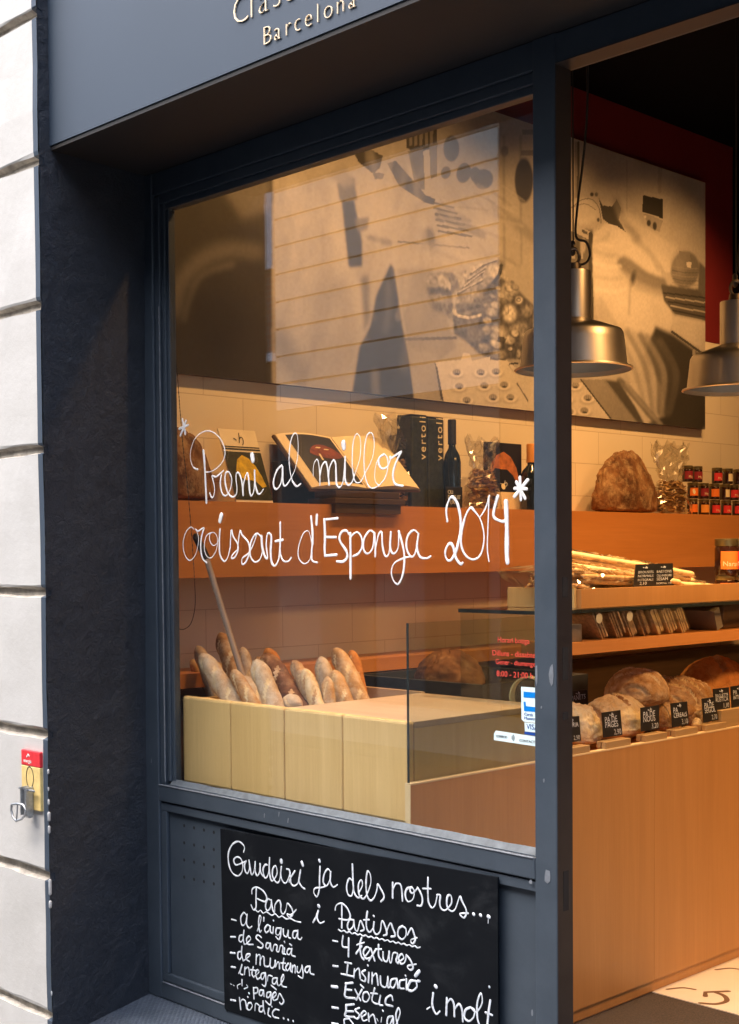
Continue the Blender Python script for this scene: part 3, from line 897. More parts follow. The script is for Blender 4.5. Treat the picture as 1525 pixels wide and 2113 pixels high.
# red opening hours and card stickers on the glass
oh = MB()
def glass_line(mb, text, px0, px1, py, size, y=YG - 0.0015):
    a, b_ = at(px0, py, 1, y), at(px1, py, 1, y)
    vs, fs = letter_mesh(text, size, 1.0, 0.0004)
    w = max(v.x for v in vs)
    mb.add([Vector((a.x + v.x * (b_.x - a.x) / w, y - v.z, a.z + v.y)) for v in vs], fs)
glass_line(oh, "Horari botiga", 1026, 1092, 1325, 0.022)
glass_line(oh, "Dilluns - dissabte", 1015, 1104, 1352, 0.022)
glass_line(oh, "Gener - diumenge", 1022, 1104, 1370, 0.020)
glass_line(oh, "8:00 - 21:00 h", 1024, 1099, 1395, 0.023)
tag(oh.build("opening_hours", M['red_letter']), "red vinyl opening hours lettering low on the right of the window glass", "lettering")

def quad_sticker(name, label, pts, mat, thick=0.0006):
    """pts = sheet corners in picture order; returns the thing and its own plane height function"""
    P = [at(px, py, 1, YG - 0.0006) for px, py in pts]
    c = sum(P, Vector((0, 0, 0))) / len(P)
    t = thing(name, label, "sticker", c)
    MB().prism(P, (0, -1, 0), thick).build("sheet", mat, t)
    return t
def on_sheet(pts, lift=0.0014):
    return [at(px, py, 1, YG - lift) for px, py in pts]
t = quad_sticker("card_sticker", "white sticker with blue card symbol, topmost beside the door post", [(1075, 1417), (1118, 1420), (1118, 1493), (1081, 1489), (1076, 1484)], M['sticker_white'])
bb = MB()
bb.prism(on_sheet([(1080, 1427), (1118, 1430), (1118, 1441), (1080, 1439)]), (0, -1, 0), 0.0004)
bb.prism(on_sheet([(1080, 1448), (1084, 1448), (1085, 1457), (1118, 1461), (1118, 1470), (1081, 1467)]), (0, -1, 0), 0.0004)
bb.build("card_symbol", M['blue'], t)
s_ = MB()
glass_line(s_, "Cards", 1081, 1099, 1476, 0.011, YG - 0.0016); glass_line(s_, "Maestro", 1081, 1108, 1484, 0.011, YG - 0.0016)
s_.build("print", M['navy'], t)
t = quad_sticker("card_sticker", "pale sticker reading VIS above a dark blue bar", [(1082, 1490.5), (1118, 1494.5), (1118, 1513), (1083, 1509)], M['sticker_white'])
s_ = MB(); glass_line(s_, "VISA", 1086, 1110, 1504, 0.021, YG - 0.0016); s_.build("print", M['navy'], t)
MB().prism([at(px, py, 1, YG - 0.0007) for px, py in [(1082, 1509.5), (1118, 1513.5), (1118, 1521), (1082, 1515)]], (0, -1, 0), 0.0006).build("blue_bar", M['navy'], t)
t = quad_sticker("contactless_sticker", "long pale blue strip sticker tilted at the foot of the glass stickers", [(1023, 1507.5), (1118, 1522), (1118, 1542), (1019, 1527), (1019, 1514)], M['sticker_white'])
s_ = MB()
glass_line(s_, "COMERCIO", 1023, 1046, 1521, 0.010, YG - 0.0016)
glass_line(s_, "CONTACTLESS", 1071, 1116, 1530, 0.010, YG - 0.0016)
for k, r in enumerate((0.004, 0.008, 0.012)):
    c = at(1054, 1522, 1, YG - 0.0016)
    s_.tube([(c.x + r * math.cos(a), c.y, c.z + r * math.sin(a)) for a in [-0.8 + 0.2 * i for i in range(9)]], 0.0012, 5, (0, 1, 0), 0.2)
s_.build("print", M['frame'], t)

# ------------------------------------------------------------------ blackboard under the window
YB = YR - 0.004
bd = thing("blackboard", "blackboard with white chalk list of breads and cakes leaning below the window", "blackboard", at(740, 1960, 1, YB))
o = [(454, 1710), (1026, 1810.5)]
br_ = at(1028, 2180, 1, YB)
outl = [at(454, 1710, 1, YB), at(1026, 1810.5, 1, YB), Vector((br_.x, YB, 0.04)), Vector((at(470, 2095, 1, YB).x, YB, at(478, 2089, 1, YB).z)), at(468, 2088, 1, YB), at(463, 2080, 1, YB)]
MB().prism(outl, (0, 1, 0), 0.007).build("slate", M['board'], bd)
cw = MB()
YC = YB - 0.0008
q = 0.0031
strokes(cw, 440, 1690, 5.865, [
    [(365, 400), (375, 340), (330, 285), (280, 275), (220, 320), (180, 420), (185, 540), (220, 640), (285, 690), (340, 650), (355, 560), (330, 480), (280, 460), (245, 500), (270, 555), (330, 540), (395, 510)],
    [(395, 510), (375, 560), (385, 630), (410, 660), (435, 600), (430, 500)], [(430, 500), (445, 600), (460, 670), (490, 640), (505, 520)], [(505, 520), (505, 620), (525, 685), (555, 650), (565, 545)], [(565, 545), (570, 640), (600, 690)],
    [(655, 555), (620, 560), (600, 620), (620, 710), (655, 690), (675, 600), (680, 470)], [(680, 470), (675, 600), (690, 720), (720, 745), (770, 660), (755, 570), (720, 600), (715, 690), (760, 765), (800, 745), (822, 580)],
    [(822, 580), (815, 690), (850, 770), (890, 760), (930, 650)], (0.006, [(820, 505), (822, 520)]),
    [(885, 605), (920, 620), (930, 700), (940, 780), (980, 810), (1030, 760), (1055, 620)], [(985, 630), (940, 700), (915, 760)],
    [(1055, 620), (1040, 700), (1035, 760), (1070, 820), (1105, 845)], (0.005, [(1068, 525), (1082, 560)]),
    [(1290, 575), (1285, 700), (1280, 860), (1250, 940), (1215, 890), (1230, 840), (1310, 830), (1370, 810)], (0.005, [(1280, 500), (1286, 515)]),
    [(1420, 650), (1385, 605), (1340, 670), (1330, 770), (1370, 810), (1410, 730), (1420, 640)], [(1420, 640), (1415, 760), (1450, 825), (1500, 795)],
    [(465, 905), (470, 850), (520, 825), (600, 870), (645, 950), (620, 1000), (530, 965)], [(518, 850), (515, 960), (515, 1070), (485, 1100), (455, 1040)],
    [(690, 980), (655, 970), (630, 1050), (650, 1110), (690, 1070), (700, 980)], [(700, 980), (715, 1090), (740, 1130), (745, 1040), (790, 985), (815, 1030), (815, 1110), (840, 1150), (870, 1120), (890, 1030)],
    [(890, 1030), (905, 1025), (950, 1090), (960, 1150), (920, 1195), (890, 1150), (940, 1160), (1000, 1100)],
    (0.0024, [(510, 1100), (540, 1125), (570, 1105), (600, 1140), (640, 1125), (680, 1150), (710, 1165), (750, 1150), (790, 1190), (830, 1175), (880, 1210), (930, 1205), (990, 1235), (1055, 1250)]),
    [(1270, 1110), (1240, 1190), (1205, 1250)], [(1265, 1120), (1255, 1200), (1290, 1260), (1340, 1240)], (0.006, [(1270, 1050), (1278, 1058)])], YC, q)
cw.build("chalk_writing", M['chalk'], bd, smooth='all'); cw = MB()
strokes(cw, 690, 1740, 4.357, [
    [(160, 190), (165, 330), (175, 440), (210, 490), (245, 470)], [(165, 340), (130, 320), (108, 390), (120, 460), (155, 470), (172, 380)],
    [(215, 450), (250, 380), (240, 330), (215, 370), (220, 460), (255, 500), (290, 460), (325, 360), (320, 280), (295, 255), (283, 350), (290, 460), (320, 515), (355, 490), (380, 420), (385, 370), (400, 385), (440, 460), (440, 500), (415, 525)],
    [(522, 355), (522, 490)], [(525, 420), (550, 365), (590, 370), (605, 430), (610, 520)],
    [(690, 400), (650, 410), (635, 470), (660, 525), (705, 500), (715, 430), (690, 395), (678, 425), (700, 450), (745, 405)],
    [(745, 400), (770, 440), (790, 500), (780, 560), (742, 560)], [(840, 310), (838, 420), (845, 530), (875, 580), (905, 550), (925, 460)], [(795, 408), (865, 410)],
    [(920, 465), (950, 470), (945, 540), (960, 590), (1000, 600), (1050, 540), (1045, 470), (1015, 480), (1010, 560), (1045, 610), (1085, 590), (1125, 480), (1145, 520), (1185, 610), (1165, 670), (1125, 640), (1150, 630), (1200, 630)],
    (0.0045, [(1248, 636), (1252, 640)]), (0.0048, [(1310, 646), (1315, 650)]), (0.0055, [(1380, 658), (1390, 664)]), (0.001, [(1382, 680), (1380, 720)]),
    [(5, 600), (15, 560), (60, 540), (110, 580), (140, 650), (120, 690), (40, 680)], [(65, 560), (65, 660), (65, 760)],
    [(165, 690), (135, 690), (115, 740), (130, 780), (165, 750), (172, 690)], [(172, 690), (180, 760), (205, 790), (230, 700), (250, 730), (265, 775), (235, 790)],
    [(295, 615), (285, 700), (290, 770), (315, 800), (350, 760)], [(260, 690), (310, 688)], [(355, 710), (350, 780), (375, 820), (410, 790), (425, 700), (455, 750), (470, 815), (440, 830)], (0.004, [(350, 653), (354, 657)]),
    [(465, 800), (500, 720), (525, 770), (545, 830), (510, 840)], [(610, 745), (575, 770), (570, 830), (605, 865), (640, 830), (640, 770), (605, 745)],
    [(655, 825), (690, 765), (715, 820), (725, 870), (700, 905), (685, 870), (740, 850)],
    (0.0026, [(35 + 24.5 * i, 780 + 5.3 * i + (7 if i % 2 else -5)) for i in range(31)])], YC, q)
cw.build("chalk_writing", M['chalk'], bd, smooth='all'); cw = MB()
strokes(cw, 440, 1880, 5.865, [
    [(220, 100), (275, 115)], [(405, 60), (370, 20), (330, 80), (345, 170), (385, 150), (408, 40)], [(408, 40), (400, 150), (430, 205), (465, 185)],
    [(530, 240), (560, 160), (577, 80), (558, 60), (545, 150), (560, 250), (580, 235)], [(610, 80), (608, 120)],
    [(680, 180), (650, 170), (620, 220), (640, 260), (675, 230), (688, 180), (690, 250), (715, 270)], [(725, 195), (720, 270)], (0.003, [(724, 113), (727, 117)]),
    [(800, 210), (765, 210), (755, 270), (785, 290), (810, 250), (818, 205)], [(818, 205), (812, 300), (790, 345), (755, 310)], [(845, 220), (850, 290), (885, 310), (905, 235)], [(905, 235), (905, 310), (930, 330)],
    [(1010, 240), (970, 250), (960, 310), (990, 330), (1015, 270), (1022, 235)], [(1022, 235), (1020, 320), (1050, 345), (1070, 320)],
    (0.004, [(210, 313), (265, 313)]), [(370, 235), (360, 330), (372, 400)], [(355, 290), (320, 300), (308, 350), (335, 375), (362, 330)], [(372, 400), (400, 395), (450, 340), (430, 305), (400, 340), (415, 400), (480, 405)],
    [(580, 320), (540, 290), (515, 325), (560, 370), (600, 410), (580, 450), (535, 435)], [(680, 390), (645, 390), (635, 440), (665, 450), (690, 390)], [(690, 390), (695, 460), (715, 480), (735, 410), (770, 420), (765, 480), (790, 490), (810, 420), (840, 430), (835, 500), (850, 520)],
    [(860, 450), (855, 510), (875, 525)], [(940, 460), (905, 460), (890, 510), (920, 525), (948, 455)], [(948, 455), (945, 530), (990, 550)], (0.003, [(858, 370), (862, 378)]), [(922, 398), (945, 415)],
    (0.004, [(205, 505), (260, 510)]), [(345, 430), (340, 520), (360, 600)], [(335, 490), (300, 500), (295, 560), (320, 585), (345, 540)], [(360, 600), (380, 590), (438, 540), (440, 520), (400, 530), (395, 580), (435, 610)],
    [(520, 525), (515, 640)], [(520, 560), (545, 528), (565, 545), (565, 650)], [(567, 600), (590, 550), (612, 565), (615, 650), (640, 672), (675, 660), (690, 575)], [(690, 575), (688, 670), (715, 690), (740, 660), (748, 600)], [(748, 600), (748, 680), (775, 620), (795, 630), (800, 695)],
    [(852, 575), (838, 690), (868, 720)], [(815, 630), (872, 632)], [(905, 635), (875, 680), (892, 722), (920, 690), (932, 635)], [(932, 635), (932, 720), (950, 735)], [(955, 660), (952, 740)], [(955, 690), (980, 655), (992, 690), (988, 745)],
    [(1015, 675), (1012, 735), (1045, 740), (1072, 660)], [(1072, 660), (1085, 760), (1075, 812), (1025, 785)], [(1165, 670), (1120, 680), (1110, 730), (1140, 742), (1168, 680)], [(1168, 670), (1172, 750), (1215, 768)],
    (0.004, [(215, 675), (265, 682)]), [(345, 650), (322, 748), (355, 772)], [(305, 755), (340, 680)], [(382, 680), (375, 765)], [(382, 710), (410, 680), (428, 700), (438, 778)], [(482, 678), (465, 760), (488, 800)], [(445, 710), (505, 718)],
    [(498, 790), (550, 740), (535, 710), (510, 750), (530, 822), (560, 810)], [(618, 750), (582, 760), (575, 810), (600, 822), (628, 750)], [(628, 750), (636, 860), (622, 912), (590, 890)], [(655, 845), (665, 780), (710, 790)],
    [(760, 810), (720, 820), (715, 870), (745, 880), (772, 812)], [(772, 812), (772, 880), (800, 900), (850, 820), (845, 770), (820, 830), (832, 905), (885, 920)],
    (0.0014, [(205, 880), (225, 890)]), (0.0014, [(240, 895), (252, 905)]), (0.0026, [(345, 832), (345, 900)]), (0.0016, [(330, 880), (290, 900), (295, 940)]), (0.0024, [(372, 940), (415, 920), (400, 892)]),
    [(485, 930), (490, 1060)], [(490, 930), (530, 930), (535, 980), (495, 1000)], [(600, 960), (565, 960), (555, 1010), (585, 1020), (606, 960)], [(606, 960), (612, 1030)], [(690, 980), (650, 990), (645, 1040), (675, 1040), (695, 985)], [(695, 985), (697, 1100), (680, 1135), (630, 1090)],
    [(710, 1060), (758, 1015), (745, 980), (715, 1020), (730, 1080), (775, 1065)], [(775, 1065), (800, 1000), (840, 1060), (850, 1100), (820, 1130), (800, 1105)], [(700, 900), (760, 950)],
    (0.004, [(210, 1075), (265, 1085)]), [(315, 1050), (330, 1190)], [(320, 1110), (350, 1070), (385, 1090), (402, 1180)], [(455, 1110), (420, 1120), (410, 1180), (440, 1197), (470, 1150), (455, 1110)], [(502, 1205), (510, 1120), (550, 1140)],
    [(600, 1090), (605, 1180), (622, 1240)], [(595, 1150), (560, 1160), (555, 1210), (590, 1217), (605, 1170)], [(672, 1180), (660, 1250), (690, 1280)], [(792, 1200), (750, 1190), (715, 1230), (730, 1280), (790, 1297)],
    (0.0036, [(848, 1299), (852, 1302)]), (0.0036, [(903, 1316), (907, 1320)]), (0.0036, [(963, 1330), (967, 1334)]), (0.003, [(705, 1153), (708, 1158)]), (0.003, [(413, 1038), (416, 1042)]), (0.003, [(428, 992), (433, 998)])], YC, q * 0.93)
cw.build("chalk_writing", M['chalk'], bd, smooth='all'); cw = MB()
strokes(cw, 660, 1900, 4.013, [
    [(105, 165), (145, 172)], [(190, 125), (185, 210), (235, 222)], [(237, 145), (235, 295)], [(345, 140), (330, 200), (340, 290), (362, 322)], [(305, 200), (365, 180)], [(345, 210), (298, 272)],
    [(362, 310), (412, 240), (385, 218), (358, 260), (378, 312), (415, 305)], [(420, 230), (452, 330)], [(462, 240), (405, 330)], [(485, 200), (485, 290), (512, 330)], [(460, 235), (507, 235)],
    [(522, 260), (525, 320), (555, 335), (572, 255)], [(572, 255), (575, 330), (590, 345), (605, 270), (642, 275), (630, 330), (645, 352)], [(645, 345), (692, 310), (675, 275), (650, 310), (668, 355), (700, 345), (715, 285)], [(715, 285), (750, 330), (770, 390), (745, 408), (725, 375), (795, 360)],
    (0.0042, [(108, 375), (148, 378)]), [(205, 345), (260, 355)], [(232, 350), (220, 450)], [(175, 440), (275, 462)], [(285, 400), (280, 470)], [(283, 430), (320, 395), (332, 475)],
    [(375, 410), (345, 430), (375, 470), (370, 502), (340, 490)], [(405, 430), (400, 510)], (0.003, [(394, 368), (397, 372)]), [(432, 430), (430, 520)], [(432, 470), (465, 438), (480, 530)], [(500, 460), (505, 530), (545, 548), (562, 465)], [(562, 465), (562, 550), (582, 545)],
    [(630, 480), (590, 490), (582, 540), (612, 552), (636, 480)], [(636, 480), (645, 555)], [(700, 490), (662, 500), (660, 555), (695, 562)], [(715, 482), (715, 570)], (0.003, [(706, 453), (710, 458)]), (0.0042, [(790, 500), (750, 500), (725, 560), (760, 582), (800, 550), (800, 505), (825, 500)]), (0.0055, [(820, 420), (790, 455)]),
    (0.0055, [(98, 545), (142, 550)]), (0.004, [(270, 515), (210, 520)]), (0.004, [(215, 520), (210, 570), (210, 630), (288, 642)]), (0.004, [(215, 570), (260, 575)]), [(290, 570), (335, 660)], [(347, 570), (300, 655)], [(390, 590), (360, 600), (355, 655), (385, 672), (410, 630), (392, 590)],
    [(452, 560), (430, 650), (450, 682), (480, 690)], [(420, 600), (475, 605)], [(500, 620), (490, 690), (518, 702)], [(602, 660), (590, 620), (550, 640), (545, 690), (602, 708)], [(335, 530), (360, 555)],
    (0.0045, [(102, 718), (150, 725)]), (0.004, [(280, 692), (215, 700)]), (0.004, [(217, 700), (215, 750), (210, 790), (285, 797)]), (0.004, [(217, 750), (275, 750)]), [(325, 722), (290, 740), (325, 780), (310, 812), (285, 802)], [(340, 800), (382, 770), (365, 748), (340, 780), (357, 828), (390, 820)],
    [(400, 770), (405, 830)], [(405, 805), (440, 778), (462, 850)], (0.0016, [(470, 810), (480, 830)]), (0.0016, [(510, 800), (505, 840)]), (0.003, [(519, 744), (522, 748)]), [(602, 790), (565, 800), (555, 850), (575, 865), (605, 800)], [(605, 800), (608, 870)], [(632, 855), (662, 770), (650, 722), (628, 780), (642, 860), (655, 870)],
    [(240, 810), (200, 820), (205, 870)], [(240, 810), (278, 860)], (0.004, [(100, 850), (150, 858)]),
], YC, q)
cw.build("chalk_writing", M['chalk'], bd, smooth='all'); cw = MB()
strokes(cw, 660, 1900, 4.013, [
    (0.0036, [(937, 600), (930, 700), (960, 772), (992, 750)]), (0.003, [(885, 732), (910, 715)]), (0.0058, [(955, 542), (961, 548)]), (0.0034, [(1050, 640), (1045, 780)]), (0.0034, [(1048, 690), (1080, 648), (1108, 690), (1112, 790)]), (0.0034, [(1112, 735), (1150, 690), (1175, 740), (1182, 835)]),
    (0.0034, [(1240, 720), (1205, 740), (1195, 800), (1230, 832), (1270, 800), (1280, 740), (1245, 718)]), (0.003, [(1250, 720), (1295, 755), (1342, 680), (1332, 600), (1302, 680), (1302, 800), (1322, 870)]), (0.0034, [(1410, 660), (1395, 760), (1385, 870)]), (0.0034, [(1370, 760), (1425, 782)]), (0.003, [(1400, 545), (1402, 550)])], YC, q * 1.0)
cw.build("chalk_writing", M['chalk'], bd, smooth='all')

# ------------------------------------------------------------------ hook plate on the pier
hk = thing("awning_latch_plate", "yellow and red enamel plate with a metal latch and hanging ring on white pier", "latch", (-4.23, YP - 0.01, 0.80))
PL = at(43.5, 1600, 1, YP - 0.012); PR_ = at(82.0, 1600, 1, YP - 0.012)
zt, zm_, zb_ = at(60, 1549, 1, YP - 0.012).z, at(60, 1581, 1, YP - 0.012).z, at(70, 1672, 1, YP - 0.012).z
MB().box(PL.x, PR_.x, YP - 0.012, YP + 0.004, zb_, zm_, bev=0.003).build("yellow_field", M['yellow_plate'], hk)
MB().box(PL.x, PR_.x, YP - 0.012, YP + 0.004, zm_ + 0.0004, zt, bev=0.003).build("red_field", M['red_plate'], hk)
cm = at(61, 1604, 1, YP - 0.0125)
rg = MB().tube([(cm.x + 0.024 * math.cos(a), cm.y, cm.z + 0.037 * math.sin(a)) for a in [2 * math.pi * k / 28 for k in range(29)]], 0.0022, 6, (0, 1, 0), 0.3)
rg.build("printed_circle", M['cable'], hk, smooth='all')
wm = MB(); put_text(wm, "energia", 0.018, (PL.x + 0.018, YP - 0.0128, zm_ + 0.012), (1, 0, 0), (0, 0, 1), 1.0, 0.0003)
wm.tube([(PL.x + 0.04, YP - 0.0128, zm_ + 0.032), (PL.x + 0.05, YP - 0.0128, zm_ + 0.042), (PL.x + 0.056, YP - 0.0128, zm_ + 0.036)], 0.003, 5, (0, 1, 0), 0.2)
wm.build("print", M['white'], hk)
c = at(60, 1655, 1, YP - 0.02)
la = MB().box(c.x - 0.020, c.x - 0.014, YP - 0.045, YP - 0.0122, c.z - 0.045, c.z + 0.055, bev=0.002).box(c.x + 0.010, c.x + 0.016, YP - 0.045, YP - 0.0122, c.z - 0.045, c.z + 0.055, bev=0.002).box(c.x - 0.0135, c.x + 0.0095, YP - 0.028, YP - 0.0122, c.z - 0.055, c.z + 0.05, bev=0.002)
la.tube([(c.x - 0.05, YP - 0.03, c.z + 0.045), (c.x + 0.05, YP - 0.03, c.z + 0.045)], 0.004, 8)
la.build("latch", M['tin'], hk)
hp = [at(1.0 * x / 3.338, 1480 + y / 3.338, 1, YP - 0.055) for x, y in [(175, 640), (160, 604), (120, 596), (80, 600), (76, 640), (88, 690), (112, 715), (150, 700), (172, 672)]]
MB().tube(hp + [hp[0]], 0.0045, 8).tube([hp[2], hp[6]], 0.003, 6).build("ring_handle", M['tin'], hk, smooth='all')
# ------------------------------------------------------------------ counter with its glass top
ct = thing("display_counter", "long wood veneer display counter with a glass top shelf along the shop", "counter", (-3.1, 5.2, -0.05))
fp = MB().box(XC - 0.022, XC, 2.986, 4.288, 0.0, 0.892)
fp.build("front_panel", M['oak_front'], ct)
MB().box(XC - 0.022, XC, 4.2888, 7.6, 0.0, 0.892).build("front_panel", M['oak_front'], ct)
MB().box(XC - 0.0225, XC + 0.0008, 2.984, 7.6, 0.8925, 0.8975).build("edge_band_highlight", M['oak_light'], ct)  # lighter edge strip carries the top edge's highlight in its colour
MB().box(XC - 0.022, XC, 2.983, 2.9855, 0.0, 0.892).build("end_band", M['oak_light'], ct)
MB().box(XC - 0.04, XC - 0.012, 3.1, 7.6, -0.046, -0.001).build("kick_board", M['oak_front'], ct)
MB().box(-3.42, XC - 0.023, 3.72, 7.6, 0.862, 0.888).build("worktop", M['oak_shelf'], ct)
MB().box(-3.45, -3.42, 3.72, 7.6, -0.05, 0.86).build("back_panel", M['oak_dark'], ct)
MB().box(-3.14, -2.945, 3.82, 7.6, 1.238, 1.282).build("middle_shelf", M['oak_shelf'], ct)
MB().box(-3.42, -3.39, 7.5, 7.53, 0.89, 1.39).build("shelf_bracket", M['oak_dark'], ct)
gp = MB().box(-2.909, -2.9015, 2.992, 3.745, 0.60, 1.388)
gp.build("side_glass", M['vitrine_glass'], ct)
MB().box(-2.909, -2.9012, 2.9895, 2.9918, 0.60, 1.388).build("glass_edge", M['glass_edge'], ct)
MB().box(-3.290, -2.912, 3.660, 3.667, 1.084, 1.389).build("end_glass", M['vitrine_glass'], ct)
MB().box(-3.300, -2.903, 3.662, 7.6, 1.3905, 1.4005).build("top_glass", M['vitrine_glass'], ct)
MB().box(-3.300, -2.903, 3.6595, 3.6618, 1.388, 1.4008).box(-2.9028, -2.9000, 3.6597, 7.6, 1.388, 1.4008).build("top_glass_edge", M['glass_edge'], ct)

# tray of breadsticks on the glass top
tr = thing("wooden_tray", "shallow pale wooden tray with sides on the glass top of the counter", "tray", (-3.07, 4.4, 1.4012))
MB().box(-2.955, -2.935, 3.903, 4.86, 1.4022, 1.470).build("side_board", M['oak_front'], tr)
MB().box(-3.262, -2.9555, 3.890, 3.9025, 1.4022, 1.474).build("end_board", M['pine'], tr)
MB().box(-3.262, -2.9555, 3.903, 4.86, 1.4022, 1.412).build("base_board", M['oak_light'], tr)
MB().box(-3.262, -3.25, 3.9031, 4.86, 1.4125, 1.47).build("side_board", M['oak_light'], tr)
tr2 = thing("wooden_tray", "further pale wooden tray carrying the jam jars on the glass top", "tray", (-3.07, 5.2, 1.4012))
MB().box(-2.958, -2.938, 4.865, 5.8, 1.4022, 1.470).build("side_board", M['oak_front'], tr2)
MB().box(-3.262, -2.9585, 4.865, 5.8, 1.4022, 1.412).build("base_board", M['oak_light'], tr2)

# ------------------------------------------------------------------ bread bin of pine boards in the window
bin_ = thing("bread_bin", "pale pine board bin standing behind the glass with baguettes in its open half", "bin", (-3.5, 3.3, 0.78))
xs_ = [-4.082, at(474, 1450, 1, 3.007).x, at(584.5, 1460, 1, 3.007).x, at(705, 1475, 1, 3.007).x, -2.922]
for k in range(4):
    MB().box(xs_[k] + 0.001, xs_[k + 1] - 0.001, 3.007, 3.037, 0.766, 1.083, bev=0.009).build("front_board", M['pine'], bin_)
MB().box(-3.515, -2.924, 3.0375, 3.69, 1.060, 1.0805, bev=0.002).build("lid_board", M['pine_top'], bin_)
MB().box(-2.946, -2.924, 3.0375, 3.69, 0.79, 1.0595).build("side_board", M['pine'], bin_)
MB().box(-4.082, -4.06, 3.0375, 3.70, 0.79, 1.07).build("side_board", M['pine'], bin_)
MB().box(-4.059, -3.517, 3.692, 3.712, 0.79, 1.083).build("back_board", M['pine_top'], bin_)
MB().box(-4.059, -2.947, 3.0375, 3.691, 0.786, 0.80).build("bottom_board", M['pine'], bin_)

def add_noise(mb, amp, sc, seed):
    for v in mb.v:
        n = Vector((mnoise.noise(v * sc + Vector((seed, 0, 0))), mnoise.noise(v * sc + Vector((0, seed, 7))), mnoise.noise(v * sc + Vector((3, 9, seed)))))
        v += n * amp

def make_baguette(label, tip, base, w, mat, bend=0.015, seed=0.0, slashes=True, name="baguette"):
    """loaf of bread between two points; w = width in metres"""
    tip, base = Vector(tip), Vector(base)
    d = base - tip
    L = d.length
    ax = d.normalized()
    q = ax.cross(Vector((0, 1, 0))).normalized()
    nn = q.cross(ax).normalized()
    mb = MB()
    n, seg = 26, 80
    rings = []
    for i in range(seg + 1):
        t = i / seg
        s_ = t * L
        e = min(1.0, min(s_, L - s_) / (w * 1.05))
        r = (w / 2) * max(0.0, 1 - (1 - e) ** 2.3) ** 0.62
        c = tip + ax * s_ + q * (bend * math.sin(math.pi * t))
        r = max(r, 0.0012)
        for k in range(n):
            a = 2 * math.pi * k / n
            p = c + q * (math.cos(a) * r) + nn * (math.sin(a) * r * 0.86)
            f = 1 + 0.10 * mnoise.noise(Vector((p.x * 16 + seed, p.y * 16, p.z * 16))) + 0.05 * mnoise.noise(Vector((p.x * 50, p.y * 50 + seed, p.z * 50)))
            if slashes:
                # slanting cuts along the crown
                u = (s_ / 0.11 + 0.55 * math.sin(a + 1.57)) % 1.0
                if math.sin(a) < -0.15 and 0.08 < t < 0.92:
                    f += 0.05 * math.cos(2 * math.pi * u) - 0.10 * max(0.0, 1 - abs(u - 0.5) / 0.10)
            mb.v.append(c + (p - c) * f)
    for i in range(seg):
        for k in range(n):
            a_m = 2 * math.pi * (k + 0.5) / n; t_m = (i + 0.5) / seg
            u_m = (t_m * L / 0.11 + 0.55 * math.sin(a_m + 1.57)) % 1.0
            cut = slashes and math.sin(a_m) < -0.2 and 0.09 < t_m < 0.9 and abs(u_m - 0.5) < 0.10
            mb.f.append((i * n + k, i * n + (k + 1) % n, (i + 1) * n + (k + 1) % n, (i + 1) * n + k)); mb.m.append(1 if cut else 0)
    mb.f += [tuple(range(n)), tuple(seg * n + k for k in range(n))]; mb.m += [0, 0]
    o = mb.build(name, [mat, M['crust_tan'] if mat in (M['crust_brown'], M['crust_orange'], M['crust_pale']) else M['crust_pale']], None, smooth='all')
    # origin at the loaf's foot
    off = base.copy()
    o.data.transform(Matrix.Translation(-off)); o.location = off
    return tag(o, label, "bread", "breads standing in the window bin")

